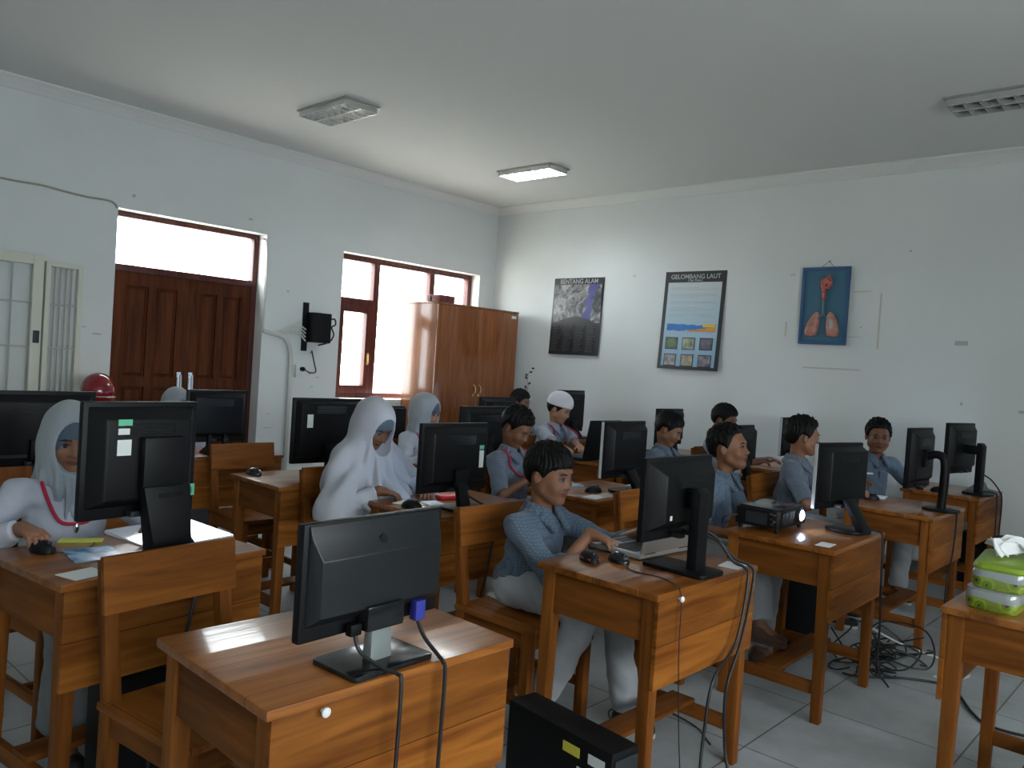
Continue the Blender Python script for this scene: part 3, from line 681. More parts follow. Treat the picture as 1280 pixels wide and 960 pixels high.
def slip(name, x, y, rz, w, d, label, cat='paper', m_='paper', th=.0012, z=DH+.0004, group=None, curl=.0):
    b = MB(); n = 8; vs = []
    for k, zz in ((0, 0), (1, th)):
        for i in range(n+1):
            for j in range(2):
                u = i/n-.5; vs.append((u*w, (j-.5)*d, zz+curl*(abs(u)*2)**2))
    s = 2*(n+1); fs = []
    for i in range(n):
        a = 2*i; fs += [(a, a+2, a+3, a+1), (s+a, s+a+1, s+a+3, s+a+2), (a, s+a, s+a+2, a+2), (a+1, a+3, s+a+3, s+a+1)]
    fs += [(0, 1, s+1, s), (2*n, s+2*n, s+2*n+1, 2*n+1)]
    b.add(vs, fs); o = b.build(name, M[m_] if isinstance(m_, str) else m_); o.location = (x, y, z); o.rotation_euler = (0, 0, rz)
    return tag(o, label, cat, group)
def brochure_mat():
    mt, N, L, p = nodes_of('blue_brochure_print')
    tc = N.new('ShaderNodeTexCoord'); n = N.new('ShaderNodeTexNoise'); n.inputs['Scale'].default_value = 14; L.new(tc.outputs['Object'], n.inputs['Vector'])
    r = N.new('ShaderNodeValToRGB'); e = r.color_ramp.elements; e[0].position = .42; e[0].color = (.03, .10, .22, 1); e[1].position = .6; e[1].color = (.35, .5, .6, 1)
    L.new(n.outputs['Fac'], r.inputs['Fac']); L.new(r.outputs['Color'], p.inputs['Base Color']); p.inputs['Roughness'].default_value = .25; return mt
slip('brochure', -2.585, .965, R(-6), .17, .14, 'glossy blue brochure in front of the thick-standed monitor', 'brochure', brochure_mat(), .004)
slip('paper_slip', -2.385, .868, R(15), .09, .11, 'white slip on the near corner of the left desk', group='paper slips on desks')
slip('sticky_strip', -2.78, 1.0, R(60), .13, .05, 'yellow strip of paper beside the girl with the mouse', 'paper', mat('yellow_paper', (.55, .58, .10), .7), .004)
slip('paper_slip', -1.325, 2.685, R(8), .075, .10, 'white slip on the far corner of the laptop desk', group='paper slips on desks')
slip('paper_slip', -1.265, 3.395, R(5), .06, .10, 'white slip in front of the projector, at the desk edge', group='paper slips on desks')
slip('paper_slip', -2.535, 2.83, R(5), .10, .12, 'white slip at the right end of the veiled girl\'s desk', group='paper slips on desks')
slip('paper_slip', -2.50, 3.43, R(5), .09, .12, 'white slip beside the mouse behind the laptop boy', group='paper slips on desks')
slip('paper_slip', -3.42, 4.83, R(0), .09, .10, 'small white slip beside the white-capped boy\'s laptop', group='paper slips on desks')
slip('paper_sheet', -2.80, 2.42, R(20), .13, .10, 'cream paper lying beside the veiled girl\'s hand', 'paper', mat('cream_paper', (.72, .70, .55), .7), .003)
slip('paper_sheet', -2.735, 2.50, R(-15), .09, .08, 'white folded paper between the cream paper and the red pouch', 'paper', 'paper', .010)
slip('paper_sheet', -1.66, 5.22, R(10), .12, .16, 'pale sheet under the hand of the boy facing the camera', 'paper', 'paper', .001)
slip('exercise_book', -2.20, 2.47, R(80), .17, .07, 'white exercise book left on the chair seat behind the boy at the laptop', 'book', 'paper', .012, z=.4455)
b = MB(); b.prism(rrect(.07, .17, .02, 4), 0, .022, 'z'); o = b.build('pencil_pouch', M['red'], None, bevel=.008); o.location = (-2.82, 2.70, DH+.0005); o.rotation_euler = (0, 0, R(-8)); tag(o, 'red pencil pouch on the veiled girl\'s desk', 'pouch')
# added tilted white wedge, standing in for the transom's reflection on the left desk
gl = mat('desk_reflection_white', (.80, .81, .84), .06, coat=1.0)
b = MB(); hx_, hy_ = .15, .15
zt = lambda x, y: .0105-.0384*x+.030*y
P_ = [(-hx_, -hy_), (hx_, -hy_), (hx_, hy_), (-hx_, hy_)]
b.hexa([(x, y, 0) for x, y in P_], [(x, y, max(.002, zt(x, y))) for x, y in P_]); o = b.build('reflection_wedge', gl); o.location = (-2.72, 1.265, DH+.0005); o.rotation_euler = (0, 0, R(7)); tag(o, 'added glossy wedge for the desk reflection behind the thick monitor stand', 'paper')
# notepad at the far end of the second-column desk
t = thing('notepad', 'white notepad with curled pages behind the square monitor with the pale edge', 'notepad', (-2.50, 3.93, DH+.0005), R(4))
b = MB(); b.bx(-.10, .10, -.075, .075, 0, .020); b.build('pages', M['paper'], t, bevel=.003)
b = MB(); b.bx(-.102, .102, -.077, .077, .020, .0225); b.build('cover', mat('pale_cover', (.6, .62, .60), .6), t, bevel=.001)
slip('exercise_book', -2.83, 3.60, R(75), .17, .12, 'grey exercise book under the hands of the red-lanyard boy', 'book', mat('grey_cover', (.25, .29, .33), .5), .010)
# crumpled cloth on the rightmost desk
b = MB(); n = 12; vs = []
rnd = random.Random(3)
for i in range(n+1):
    for j in range(n+1):
        u, v = i/n-.5, j/n-.5; e = max(0, 1-4*u*u)*max(0, 1-4*v*v)
        vs.append((u*.16, v*.20, .002+e*(.045+.02*math.sin(9*u+2)+.018*math.sin(13*v+7*u))*(.7+.6*rnd.random())))
b.add(vs, [(i*(n+1)+j, (i+1)*(n+1)+j, (i+1)*(n+1)+j+1, i*(n+1)+j+1) for i in range(n) for j in range(n)])
b.add([(x, y, .0) for x, y, z in vs[:1]+vs[n:n+1]+vs[-1:]+vs[-n-1:-n]], [(0, 1, 2, 3)])
o = b.build('crumpled_cloth', mat('grey_cloth', (.17, .21, .22), .9), smooth=True); o.location = (-1.345, 6.42, DH); tag(o, 'crumpled grey cloth at the far end of the rightmost desk', 'cloth')

# small round pegs on desk panels with cords looped
for (x, y, rz, lab) in ((-1.293, .925, 0, 'small white peg on the panel of the desk nearest the camera'), (-1.277, 2.235, 0, 'small white peg on the panel of the laptop desk')):
    b = MB(); b.lathe([(.004, -.002), (.004, .008), (.009, .009), (.010, .015), (.006, .019), (.001, .020)], 14, Matrix.Rotation(R(90), 4, 'Y')); o = b.build('cable_peg', M['paper'], smooth=True); o.location = (x, y, .700); tag(o, lab, 'peg')

# ------------------------------------------------------------------ computer towers
def tower(loc, rz, label, w=.11, d=.42, h=.38, stickers=()):
    t = thing('computer_tower', label, 'computer', loc, rz, 'computer towers')
    b = MB(); b.bx(-d/2, d/2, -w/2, w/2, .012, h); b.build('case', M['black'], t, bevel=.008)
    b = MB(); b.bx(d/2-.002, d/2+.006, -w/2+.008, w/2-.008, .03, h-.02); fp = b.build('rear_panel', M['grey'], t, bevel=.003)
    b = MB()
    for k in range(6): b.bx(d/2+.004, d/2+.008, -w/2+.02, w/2-.02, h*.55+.02*k, h*.55+.02*k+.009)
    b.build('vent_slots', M['gloss'], fp)
    b = MB(); b.bx(d/2+.004, d/2+.013, -.03, .03, .12, .14); b.bx(d/2+.004, d/2+.013, -.03, .0, .16, .18); b.build('port_block', M['blue'], fp)
    for i, (x, z, sw, sh, c) in enumerate(stickers):
        b = MB(); b.bx(x-sw/2, x+sw/2, -w/2-.0015, -w/2+.001, z-sh/2, z+sh/2); b.build('label_sticker', M[c], t)
    for sx in (-1, 1):
        for sy in (-1, 1):
            b = MB(); b.lathe([(.011, 0), (.011, .013)], 10, Matrix.Translation((sx*d*.4, sy*w*.3, 0))); b.build('foot', M['gloss'], t)
    return t
tower((-1.385, 1.86, 0), R(-6), 'black computer tower with a yellow label on the floor beside the nearest desk', stickers=[(.06, .335, .065, .028, 'ysticker'), (.155, .335, .06, .028, 'sticker'), (.11, .29, .05, .016, 'sticker'), (.165, .285, .04, .014, 'sticker')])
tower((-1.74, 4.20, 0), R(20), 'black computer tower standing on the floor beyond the projector desk', w=.14, d=.36, h=.40)
tower((-2.455, 1.13, 0), R(97), 'dark computer tower under the desk at the left edge', w=.12, d=.38, h=.40)
tower((-1.28, 6.645, 0), R(0), 'black computer tower on the floor under the rightmost desk', w=.15, d=.40, h=.40)

# ------------------------------------------------------------------ cables on desks and floor
def loose(name, pts, r, label, m_='cable', cat='cable'):
    return tag(cable(name, pts, r, M[m_]), label, cat)
X = -1.262
loose('monitor_cable', [(-1.40, 2.55, .86), (-1.36, 2.60, .84), (-1.31, 2.66, .765), (-1.262, 2.69, .742), (-1.245, 2.69, .70), (-1.24, 2.62, .50), (-1.235, 2.52, .35), (-1.23, 2.53, .15), (-1.19, 2.5, .008), (-1.3, 2.4, .006)], .0055, 'black cable looping from the laptop desk monitor down to the floor, outer one')
loose('monitor_cable', [(-1.40, 2.57, .85), (-1.35, 2.615, .82), (-1.305, 2.645, .755), (-1.265, 2.655, .74), (-1.246, 2.65, .70), (-1.24, 2.58, .50), (-1.235, 2.42, .40), (-1.235, 2.38, .2), (-1.22, 2.32, .01), (-1.3, 2.2, .007)], .0055, 'black cable hanging beside the outer one in front of the laptop desk')
loose('monitor_cable', [(-1.28, 3.86, .745), (-1.22, 3.88, .745), (-1.19, 3.88, .72), (-1.18, 3.87, .55), (-1.185, 3.92, .3), (-1.19, 3.95, .1), (-1.15, 4.0, .008)], .005, 'black cable hanging down the front of the projector desk')
loose('monitor_cable', [(-1.22, 5.08, .742), (-1.19, 5.10, .735), (-1.175, 5.10, .70), (-1.17, 5.05, .5), (-1.165, 4.95, .35), (-1.15, 4.9, .15), (-1.12, 4.85, .008)], .005, 'black cable hanging in front of the desk with the hooked monitor')
loose('monitor_cable', [(-1.30, 6.22, .75), (-1.24, 6.30, .74), (-1.222, 6.33, .70), (-1.218, 6.33, .45), (-1.22, 6.34, .2), (-1.2, 6.35, .01)], .005, 'black cable down the rightmost desk, nearer the tower')
loose('monitor_cable', [(-1.31, 6.28, .86), (-1.27, 6.36, .82), (-1.225, 6.42, .74), (-1.212, 6.44, .66), (-1.215, 6.44, .4), (-1.21, 6.44, .1), (-1.18, 6.45, .008)], .005, 'black cable down the rightmost desk, nearest the back wall')
loose('monitor_cable', [(-2.39, 1.16, .82), (-2.33, 1.18, .76), (-2.28, 1.16, .735), (-2.268, 1.15, .70), (-2.25, 1.1, .5), (-2.24, 1.02, .25), (-2.2, 1.0, .01)], .006, 'black cable down the panel of the left desk, behind the empty chair')
loose('monitor_cable', [(-2.59, 2.56, .80), (-2.55, 2.62, .76), (-2.50, 2.66, .735), (-2.478, 2.66, .70), (-2.47, 2.62, .5), (-2.46, 2.56, .3), (-2.42, 2.5, .01)], .005, 'black cable down the panel of the veiled girl\'s desk')
rnd = random.Random(5)
def tangle(name, c, r, n, label, zmax=.16):
    b = MB()
    for k in range(n):
        ph = rnd.uniform(0, 6.28); pts = []
        cx, cy = c[0]+rnd.uniform(-r, r)*.5, c[1]+rnd.uniform(-r, r)*.5; rx, ry, rz = rnd.uniform(.3, .8)*r, rnd.uniform(.3, .8)*r, rnd.uniform(.02, zmax)
        for i in range(9):
            a = ph+i*.9; pts.append((cx+rx*math.cos(a)+rnd.uniform(-.03, .03), cy+ry*math.sin(a), .008+rz*(.5+.5*math.sin(a*1.3+ph))))
        b.tube(curve_pts(pts, 6), .0045, 6)
    o = b.build(name, M['cable'], smooth=True); o['kind'] = 'stuff'; return tag(o, label, 'cables')
tangle('cable_tangle', (-1.32, 4.42), .22, 9, 'tangle of black cables on the floor between the projector desk and the next')
tangle('cable_tangle', (-1.30, 4.12), .13, 6, 'tangle of black cables at the foot of the projector desk', .10)
loose('floor_cable', [(-1.30, 4.0, .012), (-1.12, 4.2, .008), (-.95, 4.25, .008), (-.80, 4.0, .008), (-.70, 3.9, .008), (-.5, 3.95, .008), (-.3, 4.1, .008)], .006, 'thick black cable running over the floor towards the right edge')
loose('floor_cable', [(-1.35, 4.35, .16), (-1.22, 4.42, .10), (-1.1, 4.50, .06), (-1.0, 4.58, .03), (-.93, 4.52, .01), (-.96, 4.4, .006), (-1.05, 4.35, .006)], .005, 'white cable arching out of the floor tangle', 'wcable')
loose('floor_cable', [(-1.62, 2.55, .006), (-1.72, 2.62, .006), (-1.85, 2.75, .006), (-1.75, 2.92, .006), (-1.55, 2.9, .006), (-1.42, 2.8, .006)], .003, 'thin dark cable curled on the floor under the laptop desk')
# ------------------------------------------------------------------ snack packs on the right desk
def pack_mat():
    mt, N, L, p = nodes_of('clear_pack_with_green_print')
    tc = N.new('ShaderNodeTexCoord'); v = N.new('ShaderNodeTexVoronoi'); v.inputs['Scale'].default_value = 28; L.new(tc.outputs['Object'], v.inputs['Vector'])
    sp = N.new('ShaderNodeSeparateXYZ'); L.new(tc.outputs['Object'], sp.inputs[0])
    r = N.new('ShaderNodeValToRGB'); r.color_ramp.interpolation = 'CONSTANT'; e = r.color_ramp.elements
    e[0].color = (.12, .02, .06, 1); e[0].position = 0; e[1].position = .16; e[1].color = (.13, .23, .015, 1)
    x = e.new(.42); x.color = (.25, .33, .04, 1); x = e.new(.62); x.color = (.19, .25, .035, 1)
    L.new(v.outputs['Distance'], r.inputs['Fac'])
    n2 = N.new('ShaderNodeTexNoise'); n2.inputs['Scale'].default_value = 9; L.new(tc.outputs['Object'], n2.inputs['Vector'])
    ad = N.new('ShaderNodeMath'); ad.operation = 'MULTIPLY_ADD'; ad.inputs[1].default_value = .035; L.new(n2.outputs['Fac'], ad.inputs[0]); L.new(sp.outputs['Z'], ad.inputs[2])
    lt = N.new('ShaderNodeMath'); lt.operation = 'LESS_THAN'; lt.inputs[1].default_value = .052; L.new(ad.outputs[0], lt.inputs[0])
    mx = N.new('ShaderNodeMix'); mx.data_type = 'RGBA'; mx.inputs['A'].default_value = (.27, .30, .30, 1); L.new(r.outputs['Color'], mx.inputs['B']); L.new(lt.outputs[0], mx.inputs['Factor'])
    L.new(mx.outputs['Result'], p.inputs['Base Color']); p.inputs['Roughness'].default_value = .12; p.inputs['Coat Weight'].default_value = .5
    return mt
pm = pack_mat(); limeg = mat('lime_lid', (.20, .31, .018), .3)
def snack_pack(x, y, z, rz, label, group, top=False):
    t = thing('snack_pack', label, 'package', (x, y, z), rz, group)
    b = MB(); pr = rrect(.15, .26, .035, 5); n = len(pr); vs = []; 
    for k, (s, zz) in enumerate(((.94, 0), (1, .012), (1.0, .048), (.97, .060))): vs += [(px*s, py*s, zz) for px, py in pr]
    fs = [tuple(range(n-1, -1, -1)), tuple(range(3*n, 4*n))]+[(k*n+i, k*n+(i+1) % n, (k+1)*n+(i+1) % n, (k+1)*n+i) for k in range(3) for i in range(n)]
    b.add(vs, fs); b.build('tray', pm, t, smooth=True)
    if top:
        b = MB(); vs = []
        for k, (s, zz) in enumerate(((.98, .059), (1.0, .066), (.96, .082), (.80, .088))): vs += [(px*s, py*s, zz+.006*math.sin(6*px+18*py)*(k > 1)) for px, py in pr]
        b.add(vs, fs); b.build('lid', limeg, t, smooth=True)
    else:
        b = MB(); vs = []
        for k, (s, zz) in enumerate(((.97, .059), (.985, .063), (.985, .0645), (.97, .065))): vs += [(px*s, py*s, zz) for px, py in pr]
        b.add(vs, fs); b.build('lid', mat('clear_lid', (.28, .30, .31), .15), t, smooth=True)
    return t
snack_pack(-.545, 2.99, DH+.0005, R(-2), 'lower green printed snack pack on the right-edge desk, under another pack', 'stacked snack packs')
snack_pack(-.54, 2.995, DH+.0665, R(3), 'upper green printed snack pack with a lime lid on the right-edge desk', 'stacked snack packs', True)
b = MB(); rnd = random.Random(9)
for k in range(9):
    p = Vector((rnd.uniform(-.05, .06), rnd.uniform(-.04, .10), 0)); a = rnd.uniform(0, 3.1); u = Vector((math.cos(a), math.sin(a), .15))*.055; w = Vector((-math.sin(a)*.5, math.cos(a)*.5, .55))*rnd.uniform(.04, .06)
    pts = [p-u, p+u, p+u*.6+w, p-u*.2+w*1.3, p-u*.9+w*.8]; b.add([q+Vector((0, 0, .004)) for q in pts]+[q+Vector((.003, .002, .007)) for q in pts], [(0, 1, 2, 3, 4), (9, 8, 7, 6, 5)]+[(i, (i+1) % 5, 5+(i+1) % 5, 5+i) for i in range(5)])
o = b.build('crumpled_tissue', M['paper']); o.location = (-.52, 3.03, DH+.0665+.096); tag(o, 'crumpled white tissues on top of the green snack packs', 'tissue')

# ------------------------------------------------------------------ cabinet and what stands on it
t = thing('wooden_cabinet', 'tall brown two-door wooden cabinet in the room corner beside the window', 'cabinet', (-6.28, 6.02, 0))
cx0, cx1, cy0, cy1, ch = -.25, .25, -.60, .60, 1.985
b = MB(); b.bx(cx0, cx1-.02, cy0, cy0+.02, .06, ch-.02); b.bx(cx0, cx1-.02, cy1-.02, cy1, .06, ch-.02); b.bx(cx0, cx0+.01, cy0+.02, cy1-.02, .06, ch-.02); b.bx(cx0+.01, cx1-.02, cy0+.02, cy1-.02, .06, .08); b.bx(cx0, cx1, cy0-.005, cy1+.005, ch-.02, ch); b.bx(cx0+.02, cx1-.04, cy0+.01, cy1-.01, 0, .06)
b.build('carcass', M['cab'], t, bevel=.003)
cab_door = wood('cabinet_door_veneer', (.16, .050, .014), (.27, .092, .028), 'z', .25, .30)
for a, c, hy in ((cy0+.003, -.002, -.04), (.002, cy1-.003, .04)):
    b = MB(); b.bx(cx1-.02, cx1, a, c, .065, ch-.023); d = b.build('door', cab_door, t, bevel=.002)
    b = MB(); b.tube(curve_pts([(cx1+.001, hy, 1.06), (cx1+.028, hy, 1.075), (cx1+.030, hy+.008, 1.11), (cx1+.026, hy, 1.145), (cx1+.001, hy, 1.16)], 5), .006, 8); b.lathe([(.012, -.002), (.012, .004)], 12, Matrix.Translation((cx1, hy, 1.05)) @ Matrix.Rotation(R(90), 4, 'Y')); b.build('handle', M['brass'], d, smooth=True)
b = MB(); b.bx(cx1, cx1+.0015, .49, .56, 1.905, 1.935); b.build('label_sticker', M['sticker'], t)
t = thing('cardboard_box', 'small dark red box on top of the cabinet', 'box', (-6.22, 5.62, 1.985), R(4))
b = MB(); b.bx(-.09, .09, -.11, .11, 0, .07); b.build('box_body', mat('dark_red_card', (.16, .035, .03), .6), t, bevel=.003)
b = MB(); b.bx(-.093, .093, -.113, .113, .055, .080); b.build('box_lid', mat('red_card', (.20, .05, .045), .6), t, bevel=.003)
b = MB(); b.bx(-.0935, .0945, -.02, .03, .02, .0805); b.build('tape', mat('dark_tape', (.08, .02, .02), .4), t)
t = thing('desk_ornament', 'tiny dark ornament standing at the window end of the cabinet top', 'ornament', (-6.2, 5.46, 1.985))
b = MB(); b.lathe([(.02, 0), (.022, .008), (.006, .015), (.008, .03), (.018, .035), (.006, .05), (.002, .10)], 12); b.build('ornament_body', M['grey'], t, smooth=True)

# ------------------------------------------------------------------ wall equipment
t = thing('network_rack', 'small black network switch box on a bracket on the rear wall, left of the window', 'network box', (XL, 4.20, 1.62))
b = MB(); b.bx(0, .012, -.0, .06, -.22, .235); b.build('wall_bracket', M['black'], t, bevel=.002)
b = MB(); b.bx(.012, .12, .045, .245, -.135, .145); sw = b.build('switch_box', M['black'], t, bevel=.006)
b = MB()
for k in range(6): b.bx(.03+.013*k, .036+.013*k, .2445, .247, -.11, .11)
b.build('vent_slots', M['gloss'], sw)
cable('adapter_cord', [(.09, .235, .09), (.10, .29, .10), (.09, .31, .05), (.09, .27, .02), (.10, .29, -.05), (.09, .25, -.12), (.06, .15, -.16)], .008, M['cable'], t)
for k in range(4):
    z = .02-.035*k
    cable('network_cable', [(.04, .02, z-.04), (.05, -.06, z-.01+.01*k), (.035, -.18, -.03-.012*k), (.02, -.28, -.06-.01*k), (.015, -.36, -.075)], .007, M['wcable'], t)
tag(cable('cable_conduit', [(XL+.012, 3.80, 1.56), (XL+.014, 3.86, 1.545), (XL+.018, 3.95, 1.53), (XL+.02, 4.02, 1.50), (XL+.02, 4.07, 1.42), (XL+.018, 4.09, 1.30), (XL+.016, 4.095, 1.0), (XL+.016, 4.10, .5), (XL+.016, 4.105, .1)], .022, M['wcable']), 'thick grey cable run curving down the wall below the network box', 'cable')
tag(cable('wall_cable', [(XL+.008, 3.745, 2.38), (XL+.008, 3.785, 2.34), (XL+.010, 3.80, 2.1), (XL+.010, 3.80, 1.75), (XL+.012, 3.80, 1.56)], .009, M['wcable']), 'grey cable down the right-hand jamb of the double door', 'cable')
brown = mat('brown_cable', (.34, .32, .26), .6)
tag(cable('wall_cable', [(XL+.006, YF+.02, 2.53), (XL+.006, -.6, 2.50), (XL+.006, .6, 2.51), (XL+.006, 1.4, 2.49), (XL+.008, 1.75, 2.475), (XL+.010, 1.95, 2.478), (XL+.012, 2.1, 2.465), (XL+.010, 2.27, 2.455), (XL+.012, 2.42, 2.458), (XL+.010, 2.47, 2.44), (XL+.004, 2.49, 2.415)], .008, brown), 'thin brown cable sagging along the wall to the top of the double door', 'cable')
t = thing('wall_socket', 'white wall socket with a black plug under the network box', 'socket', (XL, 4.19, 1.21))
b = MB(); b.bx(0, .035, -.045, .045, -.06, .06); b.build('socket_plate', M['sticker'], t, bevel=.004)
b = MB(); b.lathe([(.02, 0), (.022, .03), (.012, .05)], 14, Matrix.Translation((.034, .012, .02)) @ Matrix.Rotation(R(90), 4, 'Y')); b.build('plug', M['black'], t, smooth=True)
cable('plug_cord', [(.08, .012, .02), (.09, .07, -.01), (.06, .15, .0), (.03, .15, .08), (.02, .12, .2)], .006, M['cable'], t)

# steel grille leaves stored against the wall
t = thing('security_gate', 'cream steel security gate with grey bars leaning at the left end of the rear wall', 'gate', (XL+.06, 1.98, 0))
def gate_leaf(ya, yb, h, nb, M_, w=.07):
    b = MB()
    b.bx(-.02, .02, ya, ya+w, 0, h, M_); b.bx(-.02, .02, yb-w, yb, 0, h, M_); b.bx(-.02, .02, ya+w, yb-w, h-w, h, M_); b.bx(-.02, .02, ya+w, yb-w, 0, w, M_)
    f = b.build('gate_leaf', M['cream'], t, bevel=.004)
    b = MB()
    for k in range(1, nb):
        y = ya+w+(yb-ya-2*w)*k/nb; b.tube([M_ @ Vector((0, y, w)), M_ @ Vector((0, y, h-w))], .006, 6)
    for z in (.55, .95, 1.30, 1.62): b.bx(-.006, .006, ya+w, yb-w, z-.006, z+.006, M_)
    b.build('bars', M['bars'], f)
    return f
g1 = gate_leaf(-.78, .0, 1.965, 5, Matrix.Identity(4))
b = MB(); b.bx(.02, .034, -.055, -.015, 1.33, 1.42); b.build('lock_box', M['grey'], g1, bevel=.003)
g2 = gate_leaf(.012, .275, 1.93, 5, Matrix.Translation((.0, 0, 0)) @ Matrix.Rotation(R(6), 4, 'Z'), .034)
# low chest under the gate, helmet and books on it
t = thing('low_cabinet', 'low wooden cabinet along the rear wall, hidden behind the left monitors', 'cabinet', (-6.13, 1.65, 0))
b = MB(); b.bx(-.2, .2, -.95, .88, .05, .90); b.bx(-.22, .22, -.97, .90, .90, .925); b.bx(-.18, .18, -.9, .85, 0, .05); b.build('carcass', M['cab'], t, bevel=.004)
for k in range(3):
    b = MB(); b.bx(.2, .216, -.94+.605*k, -.345+.605*k, .06, .89); d = b.build('door', cab_door, t, bevel=.003)
    b = MB(); b.lathe([(.006, 0), (.006, .012), (.012, .018), (.008, .026)], 12, Matrix.Translation((.216, -.42+.605*k, .5)) @ Matrix.Rotation(R(90), 4, 'Y')); b.build('knob', M['brass'], d, smooth=True)
t = thing('motorcycle_helmet', 'shiny red motorcycle helmet beside the double door', 'helmet', (-6.12, 2.26, .926), R(160))
helm = mat('red_gloss', (.22, .006, .012), .12, coat=.8)
b = MB(); seg, rings = 28, 14; vs = []
for i in range(rings+1):
    a = R(-38)+(R(90)-R(-38))*i/rings
    for k in range(seg):
        th = 2*math.pi*k/seg; rr = max(math.cos(a), .02); fr = math.cos(th)
        vs.append((.135*rr*fr, .118*rr*math.sin(th), .085+.135*math.sin(a)))
b.add(vs, [(i*seg+k, i*seg+(k+1) % seg, (i+1)*seg+(k+1) % seg, (i+1)*seg+k) for i in range(rings) for k in range(seg)]+[tuple(range(seg-1, -1, -1)), tuple(rings*seg+k for k in range(seg))])
b.build('shell', helm, t, smooth=True)
b = MB(); pts = []
for i in range(7):
    z = .03+.085*i/6; rr = math.sqrt(max(.01, 1-((z-.085)/.135)**2))*1.02
    pts.append([(.137*rr*math.cos(R(a)), .12*rr*math.sin(R(a)), z) for a in range(-70, 71, 10)])
nn = len(pts[0]); b.add([p for r_ in pts for p in r_], [(i*nn+k, i*nn+k+1, (i+1)*nn+k+1, (i+1)*nn+k) for i in range(6) for k in range(nn-1)])
b.build('visor', M['gloss'], t, smooth=True)
b = MB(); ring = [(.139*math.cos(2*math.pi*k/30), .122*math.sin(2*math.pi*k/30), .052) for k in range(30)]; b.tube(ring, .006, 6, closed=True); b.build('trim_band', M['chrome'], t, smooth=True)
for k in range(3):
    t = thing('book', ['dark brown book at the bottom of the small pile by the gate', 'tan book in the middle of the small pile by the gate', 'cream book on top of the small pile by the gate'][k], 'book', (-6.12+.01*k, 1.38-.03*k, .926+.036*k), R(4+9*k), 'books by the gate')
    b = MB(); b.bx(-.09, .088, -.12, .12, .004, .031); b.build('pages', M['paper'], t)
    b = MB(); b.bx(-.094, .094, -.124, .124, 0, .004); b.bx(-.094, .094, -.124, .124, .031, .035); b.bx(-.098, -.094, -.124, .124, 0, .035); b.build('cover', mat('book_cloth', [(.08, .04, .02), (.25, .15, .07), (.45, .40, .28)][k], .7), t)

# ------------------------------------------------------------------ back wall: posters, relief board, marks
def flat(b, x0, x1, z0, z1, d0, d1): return b.bx(x0, x1, -d1, -d0, z0, z1)
def text_part(name, s, size, m_, parent, loc):
    cu = bpy.data.curves.new(name, 'FONT'); cu.body = s; cu.size = size; cu.extrude = .0004; cu.align_x = 'CENTER'; cu.offset = .0006
    o = bpy.data.objects.new(name, cu); scene.collection.objects.link(o)
    dg = bpy.context.evaluated_depsgraph_get(); me = bpy.data.meshes.new_from_object(o.evaluated_get(dg)); bpy.data.objects.remove(o)
    me.name = name; me.materials.clear(); me.materials.append(m_)
    o = link(bpy.data.objects.new(name, me), parent); o.location = loc; o.rotation_euler = (R(90), 0, 0); return o
def sheet(b, x0, x1, z0, z1, bow=.02, sh=0., n=14, d0=.003):
    """poster sheet hanging from the top, lower edge bowing off the wall"""
    vs = []
    for k, th in ((0, 0), (1, .0012)):
        for i in range(n+1):
            t_ = i/n; z = z1+(z0-z1)*t_; d = d0+bow*(t_**2)*(1-.35*t_)+.004*math.sin(5*t_)*t_
            for j in range(5):
                u = j/4; vs.append((x0+(x1-x0)*u+sh*t_, -(d+th)-.006*math.sin(math.pi*u)*t_, z))
    m_ = 5*(n+1); fs = []
    for i in range(n):
        for j in range(4):
            a = i*5+j; fs += [(a, a+1, a+6, a+5), (m_+a, m_+a+5, m_+a+6, m_+a+1)]
        fs += [(i*5, i*5+5, m_+i*5+5, m_+i*5), (i*5+4, m_+i*5+4, m_+i*5+9, i*5+9)]
    fs += [(0, m_, m_+1, 1), (1, m_+1, m_+2, 2), (2, m_+2, m_+3, 3), (3, m_+3, m_+4, 4)]
    e = n*5; fs += [(e+j, e+j+1, m_+e+j+1, m_+e+j) for j in range(4)]
    return b.add(vs, fs)
